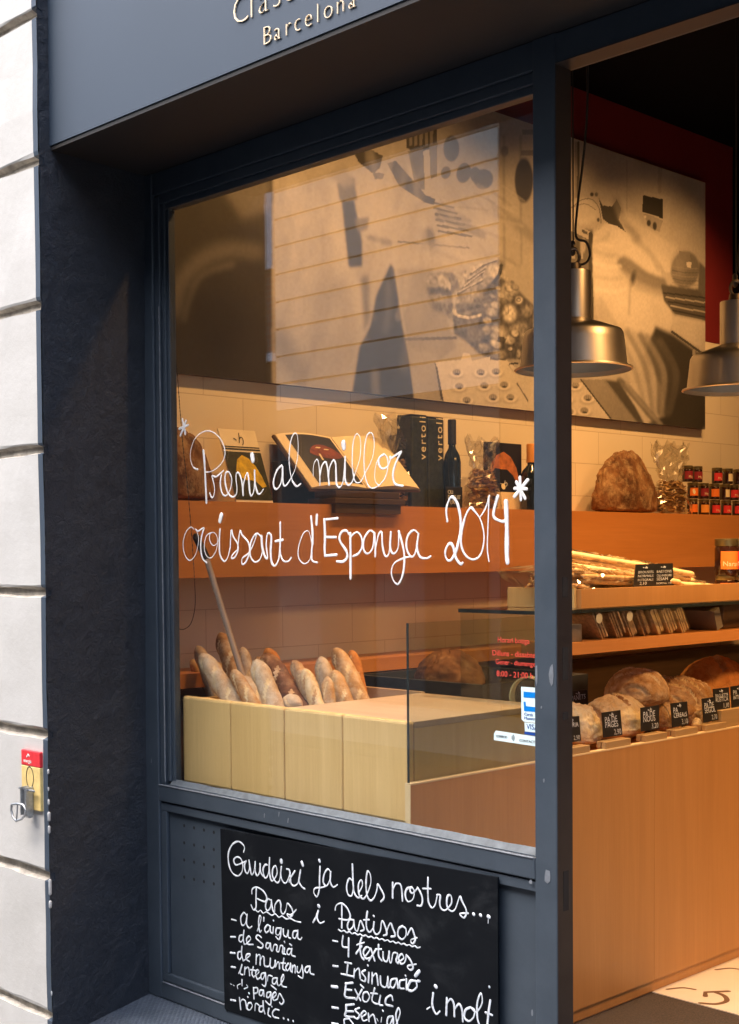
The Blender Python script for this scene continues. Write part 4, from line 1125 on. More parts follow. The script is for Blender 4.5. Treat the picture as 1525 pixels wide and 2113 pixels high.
def zb5(x, y): return (340 + x / 2.9327, 1180 + y / 2.9327)
BAGS = [
    # label, tip, base at the rim (enlarged sheet), plane y, width in sheet units, material, bend
    ("greyish narrow baguette at the far left end of the bin", (158, 540), (185, 770), 3.30, 66, 'crust_tan', 0.0),
    ("second baguette from the left, grey topped, leaning behind a floury one", (195, 455), (262, 770), 3.22, 86, 'crust_flour', 0.008),
    ("big floury baguette at the front left of the bin", (222, 505), (395, 800), 3.10, 112, 'crust_flour', 0.012),
    ("tallest baguette, golden with a floury flank, beside the wooden pole", (335, 375), (425, 700), 3.30, 108, 'crust_gold', 0.010),
    ("pale floury baguette rising behind the front ones, right of the pole", (468, 462), (520, 720), 3.34, 84, 'crust_flour', 0.0),
    ("small golden baguette leaning in front of the pole's foot", (412, 603), (525, 800), 3.12, 82, 'crust_gold', 0.006),
    ("pale floury baguette squeezed between two front ones", (480, 640), (585, 810), 3.15, 76, 'crust_flour', 0.004),
    ("floury white sided baguette in the middle of the bin's front row", (548, 538), (665, 815), 3.10, 118, 'crust_flour', 0.012),
    ("thick dark brown loaf slanting across the middle of the bin", (600, 505), (905, 830), 3.22, 150, 'crust_brown', 0.0),
    ("orange topped baguette peeping above the dark brown loaf", (615, 470), (690, 640), 3.48, 104, 'crust_orange', 0.0),
    ("short tan baguette end right of the dark brown loaf", (775, 545), (850, 680), 3.46, 88, 'crust_tan', 0.0),
    ("pale yellow baguette leaning against the floury grey one", (848, 592), (1010, 800), 3.26, 90, 'crust_pale', 0.006),
    ("grey floury upright baguette near the right end of the bin", (942, 520), (1005, 780), 3.42, 108, 'crust_flour', 0.0),
    ("tall striped tan baguette at the right end of the bin", (1030, 468), (1215, 775), 3.52, 108, 'crust_tan', 0.010),
    ("smooth golden brown baguette at the right front of the bin", (1022, 600), (1180, 775), 3.40, 106, 'crust_gold', 0.004),
    ("orange baguette end behind the tall striped one", (1128, 480), (1160, 640), 3.62, 88, 'crust_orange', 0.0),
    ("tan baguette tip just behind the big floury front one", (300, 560), (370, 760), 3.40, 84, 'crust_tan', 0.0),
    ("golden baguette tip showing left of the dark brown loaf", (560, 520), (610, 700), 3.44, 84, 'crust_gold', 0.0),
    ("floury baguette tip between the brown loaf and the pale yellow baguette", (812, 600), (880, 760), 3.40, 84, 'crust_flour', 0.0),
    ("tan baguette tip low between the grey floury and golden brown ones", (985, 640), (1040, 770), 3.30, 76, 'crust_tan', 0.0),
    ("greyish bread end lying low against the bin's front edge", (725, 775), (880, 815), 3.14, 90, 'crust_flour', 0.0),
]
for k, (lab, tp, bs, yy, wz, mt, bend) in enumerate(BAGS):
    pm = at(*zb5(*tp), 1, yy)
    scale = F_PX / (pm - EYE_P).dot(AX_F) * 2.9327
    w = wz / scale * 1.1
    ax2 = ((bs[0] - tp[0]), (bs[1] - tp[1]))
    ln = math.hypot(*ax2)
    # the outline's tip is the end of the crust
    tip = at(*zb5(tp[0] - ax2[0] / ln * 8, tp[1] - ax2[1] / ln * 8), 1, yy)
    rim = at(*zb5(*bs), 1, yy - 0.01)
    d = (rim - tip)
    base = rim + d.normalized() * min(0.20, max(0.02, (rim.z - 0.85) / max(0.2, -d.normalized().z)))
    if lab.startswith('greyish bread end'):
        base = rim
    base.x = min(max(base.x, -4.05 + w / 2), -3.525 - w / 2)
    base.z = max(base.z, 0.805 + w * 0.3)
    make_baguette(lab, tip, base, w, M[mt], bend, seed=k * 3.7)

# wooden pole with its dark ferrule
pl = thing("wooden_pole", "slim wooden pole with a black ferrule leaning among the baguettes", "pole", (-4.0, 3.16, 0.80))
pb, pt_, pf = at(500, 1395, 1, 3.20), at(425, 1150, 1, 3.14), at(404, 1108, 1, 3.13)
foot = pb + (pb - pt_).normalized() * 0.22
MB().tube([foot, pb, pt_], 0.0115, 12).build("rod", M['pole'], pl, smooth=True)
MB().tube([pt_, pf], 0.0145, 12).build("ferrule", M['black'], pl, smooth=True)

# bead chain of the blind
bc = MB()
cp = [at(x, y, 1, 3.02) for x, y in spline([(345, 430), (352, 600), (366, 780), (372, 860), (378, 930), (387, 1010), (396, 1120), (401, 1200), (402, 1250), (394, 1285), (380, 1298), (368, 1297), (360, 1288)], 18)]
bc.tube(cp, [0.0008 + 0.0012 * (i % 2) for i in range(len(cp))], 5)
tag(bc.build("bead_chain", M['cable']), "fine black bead chain of a blind hanging down the left edge of the window", "chain")

# tape roll on the bin
tp_ = thing("tape_roll", "cream roll of printed adhesive tape standing behind the pine lid", "tape", (-2.98, 3.74, 1.0225))
tb = MB()
MB().box(-3.2, -2.93, 3.6915, 3.80, 0.99, 1.022).build('back_ledge', M['pine_top'], bin_)
cc = at(1092, 1449, 1, 3.745); cc.z = 1.0225 + 0.072
prof_r = [(0.072, -0.016), (0.072, 0.016), (0.067, 0.016), (0.067, -0.016), (0.072, -0.016)]
dirx = Vector((0.98, 0.2, 0)).normalized(); diry = Vector((-0.2, 0.98, 0)).normalized()
nseg = 40
for i in range(nseg):
    a = 2 * math.pi * i / nseg
    for r, h in prof_r:
        tb.v.append(cc + dirx * (r * math.cos(a)) + Vector((0, 0, r * math.sin(a))) + diry * h)
m5 = len(prof_r)
for i in range(nseg):
    for k in range(m5 - 1):
        tb.f.append((i * m5 + k, ((i + 1) % nseg) * m5 + k, ((i + 1) % nseg) * m5 + k + 1, i * m5 + k + 1)); tb.m.append(0)
tb.build("roll", M['tape'], tp_, smooth=True)
tm = MB()
for i in range(7):
    a = 2.1 + 0.09 * i
    p = cc + dirx * (0.0723 * math.cos(a)) + Vector((0, 0, 0.0723 * math.sin(a)))
    tm.obox(p, (dirx * math.cos(a) + Vector((0, 0, math.sin(a)))), (dirx * -math.sin(a) + Vector((0, 0, math.cos(a)))), diry, 0.0004, 0.0016, 0.005 + 0.003 * (i % 3))
tm.build("print", M['navy'], tp_)

# dark lined tray with a covered loaf behind the bin
dt = thing("lined_crate", "low crate with a blue black liner behind the pine bin", "crate", (-3.95, 4.3, 0.85))
MB().box(-4.22, -3.50, 4.02, 4.05, 0.90, 1.085).box(-4.22, -4.19, 4.051, 4.7, 0.90, 1.085).box(-3.53, -3.50, 4.051, 4.7, 0.90, 1.085).box(-4.189, -3.531, 4.67, 4.7, 0.90, 1.085).build("rim", M['dark_cloth'], dt)
MB().box(-4.22, -3.50, 4.02, 4.70, -0.05, 0.8995).build("stand", M['oak_dark'], dt)

def make_loaf(name, label, c, r, mat, seed=0.0, amp=0.12, sc=9.0, cat="bread", group=None, rz=0.0, ridges=0, power=1.0, parent=None, tiltx=0.0, base=0.45, cuts=0, cutmat=None):
    """domed loaf: flattened, lumpy ball resting on its foot at c"""
    mb = MB()
    nu, nv = 120, 64
    cz, sz = math.cos(rz), math.sin(rz)
    for j in range(nv + 1):
        th = math.pi * j / nv
        for i in range(nu):
            ph = 2 * math.pi * i / nu
            p = Vector((math.sin(th) * math.cos(ph), math.sin(th) * math.sin(ph), math.cos(th)))
            f = 1 + amp * mnoise.noise(p * 1.6 + Vector((seed, seed, 0))) + amp * 0.5 * mnoise.noise(p * sc * 0.6 + Vector((0, seed, seed))) + amp * 0.22 * mnoise.noise(p * sc * 2 + Vector((seed, 1, seed)))
            rg_ = 1 - abs(mnoise.noise(p * 2.3 + Vector((seed, 4, 2))))
            f -= 0.06 * max(0.0, rg_ - 0.93) / 0.07 * max(0.0, p.z + 0.15)      # torn splits
            if ridges and p.z > 0:
                f += 0.05 * p.z * math.cos(ridges * p.x * 3.0 + 2 * p.y)
            if cuts and p.z > 0.1 and abs(p.x) < 0.72:
                uu = (p.y * cuts + 0.25 * p.x + 0.5) % 1.0
                f += 0.030 * math.exp(-((uu - 0.64) / 0.10) ** 2) - 0.055 * math.exp(-((uu - 0.5) / 0.055) ** 2)
            z = p.z if p.z > 0 else p.z * base
            v = Vector((p.x * r[0], p.y * r[1], z * r[2])) * f
            mb.v.append(Vector((v.x * cz - v.y * sz, v.x * sz + v.y * cz, v.z)))
    for j in range(nv):
        for i in range(nu):
            th = math.pi * (j + 0.5) / nv; ph = 2 * math.pi * (i + 0.5) / nu
            px_, py_, pz_ = math.sin(th) * math.cos(ph), math.sin(th) * math.sin(ph), math.cos(th)
            uu = (py_ * cuts + 0.25 * px_ + 0.5) % 1.0
            hit = cuts and pz_ > 0.12 and abs(px_) < 0.70 and abs(uu - 0.5) < 0.085
            mb.f.append((j * nu + i, j * nu + (i + 1) % nu, (j + 1) * nu + (i + 1) % nu, (j + 1) * nu + i)); mb.m.append(1 if hit else 0)
    if tiltx:
        R_ = Matrix.Rotation(tiltx, 3, 'Y')
        mb.v = [R_ @ v for v in mb.v]
    lo = min(v.z for v in mb.v)
    for v in mb.v: v.z -= lo
    o = mb.build(name, [mat, cutmat or M['crust_pale']], None, smooth='all')
    o.location = c
    return tag(o, label, cat, group)

make_loaf("loaf", "broad dark brown loaf behind the tinted glass, resting on the lined crate", (-3.90, 4.27, 1.00), (0.14, 0.16, 0.13), M['crust_brown'], 4.4, 0.08)

# ------------------------------------------------------------------ wall shelves
sh = thing("wall_shelf", "long orange wood shelf with a deep front board along the tiled wall", "shelf", (-4.4, 5.5, 1.5))
MB().box(-4.302, -4.28, 2.995, 7.6, 1.512, 1.812).build("front_board", M['oak_shelf'], sh)
MB().box(XW + 0.001, -4.3025, 2.995, 7.6, 1.790, 1.8118).build("top_board", M['oak_shelf'], sh)
for yy_ in (4.2, 6.2):
    MB().box(XW + 0.001, -4.3025, yy_, yy_ + 0.02, 1.60, 1.7895).build("bracket", M['oak_shelf'], sh)
ls = thing("lower_wall_shelf", "narrow lower orange wood shelf on the tiled wall behind the baguettes", "shelf", (-4.4, 5.5, 1.08))
MB().box(-4.302, -4.28, 2.995, 7.6, 1.084, 1.140).build("front_board", M['oak_shelf'], ls)
MB().box(XW + 0.001, -4.3025, 2.995, 7.6, 1.115, 1.138).build("top_board", M['oak_shelf'], ls)
bkd = MB().box(XW + 0.004, -4.44, 2.995, 7.6, -0.05, 1.02)
tag(bkd.build("base_cabinet", M['oak_dark'], None), "dark stained base cabinet under the lower wall shelf", "cabinet")
ZS = 1.8122

# left half of the shelf, seen through the window
make_loaf("country_loaf", "huge dark round country loaf leaning on tiles at the shelf's left end", (-4.42, 3.19, ZS), (0.10, 0.225, 0.295), M['crust_loaf'], 2.2, 0.08, 9, base=0.07)
def leaning(px, py, y):
    return at(px, py, 1, y)
def sheet_from(mb_, corners, t, mi=0):
    """corners in order BL, BR, TR, TL; thickness goes back towards the wall"""
    n = (corners[1] - corners[0]).cross(corners[3] - corners[0]).normalized()
    if n.x > 0: n = -n
    return mb_.prism(corners, n, t, mi)
def quad_on(C4, u0, u1, v0, v1, lift):
    BL, BR, TR, TL = C4
    n = (BR - BL).cross(TL - BL).normalized()
    if n.x < 0: n = -n
    def P(u, v): return BL.lerp(BR, u).lerp(TL.lerp(TR, u), v) + n * lift
    return P, n
yl, yr_ = 3.47, 3.665
BL, BR = Vector((at(487, 1031, 1, yl).x, yl, ZS + 0.002)), Vector((at(487, 1031, 1, yl).x, yr_, ZS + 0.002))
TLx = BL.x - 0.115
TL, TR = Vector((TLx, yl, ZS + 0.305)), Vector((TLx, yr_, ZS + 0.305))
cd = thing("bakery_card", "pale card with a yellow croissant picture leaning before the huge loaf", "card", ((BL + BR) / 2))
C4 = [BL, BR, TR, TL]
sheet_from(MB(), C4, 0.006).build("card", M['paper'], cd)
P, n_ = quad_on(C4, 0, 1, 0, 1, 0.0012)
MB().prism([P(0, 0.03), P(1, 0.03), P(1, 0.69), P(0, 0.69)], n_, 0.0004).build("dark_picture", M['tin_green'], cd)
MB().prism([P(0, 0.715), P(1, 0.715), P(1, 0.735), P(0, 0.735)], n_, 0.0004).prism([P(0, 0.75), P(1, 0.75), P(1, 0.765), P(0, 0.765)], n_, 0.0004).build("stripe", M['black'], cd)
cro = [(0.20, 0.42), (0.30, 0.58), (0.46, 0.645), (0.62, 0.60), (0.76, 0.50), (0.86, 0.36), (0.92, 0.22), (0.80, 0.20), (0.68, 0.28), (0.55, 0.30), (0.40, 0.30), (0.28, 0.34)]
P2, n_ = quad_on(C4, 0, 1, 0, 1, 0.0020)
M['yellow_print'] = plain("yellow croissant print", (0.62, 0.42, 0.02), 0.5, var=0.35, nscale=35)
MB().prism([P2(u, v) for u, v in cro], n_, 0.0004).build("croissant_picture", M['yellow_print'], cd)
def logo(mb, P, u, v, k, r, n):
    """house mark: short dash and a hooked h"""
    for st_ in ([(-0.9, 0.05), (-0.55, -0.2)], spline([(-0.15, -0.6), (0.05, 0.1), (0.15, 0.9)], 4), spline([(0.0, -0.1), (0.35, 0.30), (0.62, 0.05), (0.55, -0.55), (0.35, -0.95)], 5)):
        mb.tube([P(u + a * k, v + b * k * 0.55) for a, b in st_], r, 5, n, 0.2)
lm = MB(); logo(lm, P2, 0.5, 0.87, 0.16, 0.0024, n_); lm.build("house_mark", M['black'], cd)

# slate grey box behind the book
gb = MB().box(-4.53, -4.47, 3.83, 4.55, ZS, ZS + 0.19, bev=0.003)
tag(gb.build("gift_box", M['dark_cloth']), "long charcoal gift box standing behind the open book", "box")

# open book on a dark stand
bk_ = thing("open_book", "large open cookbook with a dark photo page propped on a dark stand", "book", (-4.35, 4.15, ZS + 0.05))
yb0, yb1 = 3.83, 4.50
bx = at(640, 1018, 1, yb0).x
B0, B1 = Vector((bx, yb0, 1.872)), Vector((bx, yb1, 1.886))
T0 = at(562, 897, 1, yb0); T1 = Vector((T0.x, yb1, T0.z + 0.012))
C4 = [B0, B1, T1, T0]
sheet_from(MB(), C4, 0.012).build("cover", M['oak_dark'], bk_)
P, n_ = quad_on(C4, 0, 1, 0, 1, 0.0)
pg = MB()
for u0, u1 in ((0.012, 0.496), (0.504, 0.988)):
    m_ = 14
    for i in range(m_ + 1):
        u = u0 + (u1 - u0) * i / m_
        w_ = 0.006 + 0.018 * math.sin(math.pi * (i / m_ if u0 < 0.4 else 1 - i / m_) ** 0.8)
        for v in (0.015, 0.985):
            pg.v.append(P(u, v) + n_ * w_); pg.v.append(P(u, v) + n_ * 0.0005)
    base_i = 0 if u0 < 0.4 else (m_ + 1) * 4
    for i in range(m_):
        a = base_i + i * 4
        b_ = a + 4
        pg.f += [(a, b_, b_ + 2, a + 2), (a + 1, a + 3, b_ + 3, b_ + 1), (a, a + 1, b_ + 1, b_), (a + 2, b_ + 2, b_ + 3, a + 3)]
        pg.m += [0] * 4
    a = base_i; e = base_i + m_ * 4
    pg.f += [(a, a + 2, a + 3, a + 1), (e, e + 1, e + 3, e + 2)]; pg.m += [0, 0]
pg.build("pages", M['paper'], bk_)
ph = MB(); mt_ = MB(); hl = MB()
def page_pt(u, v, lift):
    t = (u - 0.012) / 0.484
    return P(u, v) + n_ * (0.006 + 0.018 * math.sin(math.pi * max(0, min(1, t)) ** 0.8) + lift)
m_ = 12
for i in range(m_ + 1):
    u = 0.075 + 0.40 * i / m_
    ph.v += [page_pt(u, 0.07, 0.0012), page_pt(u, 0.95, 0.0012)]
for i in range(m_):
    ph.f.append((2 * i, 2 * i + 2, 2 * i + 3, 2 * i + 1)); ph.m.append(0)
ph.build("photo_page", M['black'], bk_)
for i in range(17):
    t = i / 16; u = 0.17 + 0.30 * t; hh = 0.17 * math.sin(math.pi * t) ** 0.6
    mt_.v += [page_pt(u, 0.60 - hh * 0.55, 0.002), page_pt(u, 0.60 + hh, 0.002)]
for i in range(16):
    mt_.f.append((2 * i, 2 * i + 2, 2 * i + 3, 2 * i + 1)); mt_.m.append(0)
M['red_print'] = plain("red brown food print", (0.20, 0.045, 0.025), 0.4, var=0.5, nscale=40)
mt_.build("food_picture", M['red_print'], bk_)
for (u, v, a, b_) in ((0.27, 0.70, 0.03, 0.012), (0.34, 0.68, 0.03, 0.01), (0.24, 0.52, 0.012, 0.06)):
    MB().prism([page_pt(u - a, v - b_, 0.0028), page_pt(u + a * 0.4, v - b_, 0.0028), page_pt(u + a, v + b_, 0.0028), page_pt(u - a * 0.4, v + b_, 0.0028)], n_, 0.0003).build('food_highlight', M['cream_label'], bk_)

sd = thing("book_stand", "dark wooden stand with stepped base overhanging the shelf front", "stand", (-4.32, 4.2, ZS))
s0, s1 = at(683, 1030, 0, -4.27).y, at(828, 1030, 0, -4.27).y
MB().box(-4.42, -4.245, s0, s1, ZS + 0.002, ZS + 0.028, bev=0.004).build("base", M['oak_dark'], sd)
MB().box(-4.40, -4.262, s0 + 0.02, s1 - 0.02, ZS + 0.0285, ZS + 0.060, bev=0.004).build("ledge", M['oak_dark'], sd)
MB().box(-4.278, -4.255, s0 + 0.01, s1 - 0.02, 1.775, ZS + 0.0015).build("lip", M['oak_dark'], sd)

# ------------------------------------------------------------------ cellophane bags
def make_bag(label, c, w, d, h, seed, fill, name="cellophane_bag", group="cellophane bags of biscuits on the shelf", fillh=0.5, neck=0.62, rz=0.0, sticker=True):
    """crinkled clear bag, full below and pinched open above, with biscuits inside"""
    t = thing(name, label, "bag", c, group)
    mb = MB()
    nu, nv = 26, 22
    for j in range(nv + 1):
        v = j / nv
        if v < neck: k = 1 - 0.55 * (v / neck) ** 2
        else: k = 0.45 + 0.55 * ((v - neck) / (1 - neck)) ** 0.8
        dk = k if v < neck else 0.45 - 0.25 * (v - neck) / (1 - neck)
        for i in range(nu):
            a = 2 * math.pi * i / nu
            x = math.cos(a) * d / 2 * dk; y = math.sin(a) * w / 2 * k
            p = Vector((x, y, v * h))
            if j:
                cr = 0.024 * (0.4 + v)
                p += Vector((mnoise.noise(p * 28 + Vector((seed, 0, 0))), mnoise.noise(p * 28 + Vector((0, seed, 0))), 0.6 * mnoise.noise(p * 34 + Vector((0, 0, seed))))) * cr
                if v > neck: p.z += 0.02 * math.sin(i * 1.9 + seed)
            mb.v.append(p + Vector(c))
    for j in range(nv):
        for i in range(nu):
            q_ = (j * nu + i, j * nu + (i + 1) % nu, (j + 1) * nu + (i + 1) % nu, (j + 1) * nu + i)
            mb.f += [(q_[0], q_[1], q_[2]), (q_[0], q_[2], q_[3])]; mb.m += [0, 0]
    mb.f.append(tuple(range(nu - 1, -1, -1))); mb.m.append(0)
    mb.build("film", M['film'], t)
    r = random.Random(int(seed * 10))
    cookies = 0
    for lay in range(9):
        z = 0.012 + lay * fillh * h / 9
        kk = 1 - 0.45 * (z / (h * neck)) ** 2
        for s_ in range(3):
            y = (s_ - 1) * w * 0.26 * kk + r.uniform(-0.004, 0.004)
            m_ = MB()
            rad = min(0.024, w * 0.14)
            m_.lathe([(0.001, -0.005), (rad * 0.9, -0.005), (rad, 0), (rad * 0.85, 0.006), (0.001, 0.007)], (0, 0, 0), 14)
            R_ = Matrix.Rotation(r.uniform(-0.9, 0.9), 3, 'X') @ Matrix.Rotation(r.uniform(0.2, 1.2), 3, 'Y')
            m_.v = [R_ @ q2 + Vector(c) + Vector((r.uniform(-0.1, 0.22) * d, y, z + 0.012)) for q2 in m_.v]
            m_.build("biscuit", fill[(lay + s_) % len(fill)], t, smooth=True)
    if sticker:
        m_ = MB()
        m_.lathe([(0.0005, 0.0), (0.015, 0.0), (0.015, 0.0006), (0.0005, 0.0008)], (0, 0, 0), 18)
        R_ = Matrix.Rotation(math.radians(82), 3, 'Y')
        m_.v = [R_ @ q2 + Vector(c) + Vector((d * 0.44, w * 0.36, h * 0.33)) for q2 in m_.v]
        m_.build("round_sticker", M['cream_label'], t, smooth=True)
    return t
make_bag("clear biscuit bag with a round seal between the dark bottles and the croissant picture", (-4.39, (at(955, 1050, 0, -4.39).y + at(1032, 1050, 0, -4.39).y) / 2, ZS), 0.26, 0.13, 0.34, 2.3, [M['crumb'], M['cookie']])
make_bag("glinting clear bag half hidden behind the open book and bottle tins", (-4.46, at(815, 1040, 0, -4.46).y, ZS), 0.26, 0.10, 0.42, 5.1, [M['crumb']], sticker=False)
make_bag("tall clear biscuit bag with a wide open neck beside the crusty loaf", (-4.39, (at(1338, 1062, 0, -4.39).y + at(1425, 1062, 0, -4.39).y) / 2, ZS), 0.40, 0.15, 0.40, 8.7, [M['crumb'], M['cookie'], M['cookie']], fillh=0.42, neck=0.5)

# ------------------------------------------------------------------ bottle tins, bottles, croissant picture
def tin_box(px0, px1, py, label):
    x = -4.40
    y0, y1 = at(px0, 1045, 0, x).y, at(px1, 1045, 0, x).y
    zt_ = at((px0 + px1) / 2, py, 0, x).z
    w = (y1 - y0)
    t = thing("bottle_tin", label, "tin", (x - 0.05, (y0 + y1) / 2, ZS), "dark bottle tins")
    MB().box(x - 0.10, x, y0, y1, ZS, zt_ - 0.004, bev=0.008).build("body", M['tin_green'], t)
    MB().box(x - 0.097, x - 0.003, y0 + 0.003, y1 - 0.003, zt_ - 0.0038, zt_ + 0.004, bev=0.003).build("lid", M['black'], t)
    w_ = MB()
    put_text(w_, "vertoli", 0.060, (x + 0.0012, y0 + w * 0.86, ZS + 0.225), (0, 0, 1), (0, -1, 0), 1.25, 0.0004)
    w_.build("print", M['cream_label'], t)
    return t
tin_box(850, 883, 857, "dark olive bottle tin nearest the open book")
tin_box(884, 917, 862, "dark olive bottle tin beside the slim dark bottle")
def bottle(label, pxc, pyt, r, mat, cap=None):
    x = -4.38
    yc = at(pxc, 1045, 0, x).y
    zt_ = at(pxc, pyt, 0, x).z
    H = zt_ - ZS
    t = thing("oil_bottle", label, "bottle", (x, yc, ZS), "dark oil bottles")
    MB().lathe([(0.001, 0.0), (r, 0.001), (r, H * 0.52), (r * 0.85, H * 0.60), (r * 0.42, H * 0.68), (r * 0.38, H * 0.72), (0.001, H * 0.72)], (x, yc, ZS), 24).build("body", M['dark_bottle'], t, smooth=True)
    MB().lathe([(r * 0.48, H * 0.7205), (r * 0.48, H * 0.985), (r * 0.44, H), (0.001, H)], (x, yc, ZS), 24).build("cap", cap or M['black'], t, smooth=True)
    return t
bottle("slim black oil bottle with a tall black cap", 933, 866, 0.042, M['dark_bottle'])
bottle("dark bottle with an amber cap close to the door post", 1097, 916, 0.055, M['dark_bottle'], M['amber_label'])
pc = thing("shelf_card", "small black card with chalk lettering before the slim oil bottle", "card", (-4.32, 4.83, ZS))
yc0, yc1 = at(919, 1035, 0, -4.32).y, at(953, 1035, 0, -4.32).y
MB().box(-4.322, -4.318, yc0, yc1, ZS + 0.003, ZS + 0.10).build("card", M['black'], pc)
w_ = MB(); put_text(w_, "OLI\nDE CUIT\n  9,90", 0.026, (-4.3172, yc0 + 0.012, ZS + 0.066), (0, 1, 0), (0, 0, 1), 0.9, 0.0004, line=0.9); w_.build("chalk_print", M['chalk'], pc)
pic = thing("croissant_picture", "square black picture of a croissant on the shelf near the post", "picture", (-4.45, 5.2, ZS + 0.06))
x = -4.43
y0, y1 = at(1003, 960, 0, x).y, at(1076, 960, 0, x).y
z0_, z1_ = at(1040, 1015, 0, x).z, at(1040, 914, 0, x).z
MB().box(x - 0.02, x, y0, y1, z0_, z1_, bev=0.002).build("panel", M['black'], pic)
MB().box(x - 0.018, x - 0.001, y0, y1, ZS, z0_ - 0.0005).build("foot", M['paper'], pic)
cr2 = [(0.06, 0.36), (0.12, 0.56), (0.28, 0.74), (0.48, 0.82), (0.68, 0.72), (0.84, 0.50), (0.92, 0.24), (0.84, 0.20), (0.74, 0.34), (0.58, 0.46), (0.40, 0.46), (0.24, 0.48), (0.14, 0.38)]
M['croissant_print'] = plain("orange croissant print", (0.50, 0.17, 0.05), 0.5, var=0.4, nscale=30)
MB().prism([(x + 0.0012, y0 + u * (y1 - y0), z0_ + v * (z1_ - z0_)) for u, v in cr2], (1, 0, 0), 0.0004).build("croissant_print", M['croissant_print'], pic)
lm = MB()
Pl = lambda u, v: Vector((x + 0.0012, y0 + u * (y1 - y0), z0_ + v * (z1_ - z0_)))
logo(lm, Pl, 0.5, 0.17, 0.12, 0.0022, Vector((1, 0, 0))); lm.build("house_mark", M['chalk'], pic)

# right half of the shelf
make_loaf("country_loaf", "huge crusty round loaf with a pale torn patch beside the tall bag", (-4.415, (at(1227, 1060, 0, -4.4).y + at(1357, 1060, 0, -4.4).y) / 2, ZS), (0.095, 0.275, 0.315), M['crust_loaf'], 7.9, 0.10, 10, base=0.07)

def make_jar(loc, lab_mat, label, text=None, r=0.031, h=0.094, group="jam jars on the shelf", tw=1.15):
    t = thing("jam_jar", label, "jar", loc, group)
    L = Vector(loc)
    MB().lathe([(0.001, 0.001), (r * 0.94, 0.001), (r, 0.006), (r, h * 0.74), (r * 0.93, h * 0.80), (0.001, h * 0.80)], L, 20).build("glass_body", M['jam'], t, smooth=True)
    MB().lathe([(r * 0.97, h * 0.802), (r * 1.0, h * 0.82), (r * 1.0, h * 0.985), (r * 0.94, h), (0.001, h)], L, 20).build("lid", M['lid'], t, smooth=True)
    lb = MB()
    m = 10
    rr = r + 0.0006
    a0 = -0.35
    for i in range(m + 1):
        a = a0 - tw + 2 * tw * i / m
        for z in (h * 0.18, h * 0.66):
            lb.v.append(L + Vector((rr * math.cos(a), rr * math.sin(a), z)))
    for i in range(m):
        lb.f.append((2 * i, 2 * i + 2, 2 * i + 3, 2 * i + 1)); lb.m.append(0)
    lbo = lb.build("label", lab_mat, t, smooth='all')
    if text:
        w_ = MB()
        vs, fs = letter_mesh(text, r * 0.62, 1.0, 0.0)
        wd = max(v.x for v in vs)
        w_.add([L + Vector(((rr + 0.0006) * math.cos(a0 + (v.x - wd / 2) / rr), (rr + 0.0006) * math.sin(a0 + (v.x - wd / 2) / rr), h * 0.26 + v.y)) for v in vs], fs)
        w_.build("print", M['cream_label'], t)
    return t
LB = {'o': ('orange_label', 'orange'), 'a': ('amber_label', 'amber'), 'r': ('red_label', 'red'), 'm': ('maroon_label', 'maroon'), 'c': ('cream_label', 'cream')}
rows = [[(1428, 'o'), (1452, 'a'), (1475, 'r'), (1498, 'r'), (1521, 'r'), (1543, 'r')],
        [(1429, 'o'), (1451, 'm'), (1473, 'o'), (1495, 'c'), (1513, 'r'), (1535, 'r')],
        [(1418, 'm'), (1438, 'm'), (1479, 'r'), (1501, 'c'), (1523, 'c')]]
ROWN = ["bottom", "middle", "top"]
POSN = ["first", "second", "third", "fourth", "fifth", "sixth"]
xj = -4.40
for ri, row in enumerate(rows):
    lasty = -9
    for ji, (px, key) in enumerate(row):
        y = at(px, 1060 - 34 * ri, 0, xj).y
        if ri == 0:
            y = max(y, lasty + 0.066); lasty = y
        make_jar((xj, y, ZS + 0.0955 * ri), M[LB[key][0]], "%s label jam jar, %s from the left in the %s row" % (LB[key][1], POSN[ji], ROWN[ri]), "Mig" if key in 'mr' else None, tw=1.15 if key != 'c' else 0.5)

# jars on the glass top
y_j = at(1497, 1205, 0, -3.05).y
make_jar((-3.05, y_j - 0.005, 1.4125), M['orange_label'], "orange label jar under the large one on the counter's glass top", None, 0.040, 0.085, "jam jars on the counter")
make_jar((-3.05, y_j + 0.085, 1.4125), M['cream_label'], "pale label jar at the frame's right edge on the counter's glass top", None, 0.040, 0.085, "jam jars on the counter")
make_jar((-3.05, y_j + 0.004, 1.498), M['orange_label'], "large jar with an orange label reading Naran, uppermost on the counter", "Naranja", 0.0475, 0.155, "jam jars on the counter")
make_jar((-3.05, y_j + 0.101, 1.498), M['red_label'], "large jar with a red label at the frame's right edge on the counter", "Maduixa", 0.0475, 0.155, "jam jars on the counter")

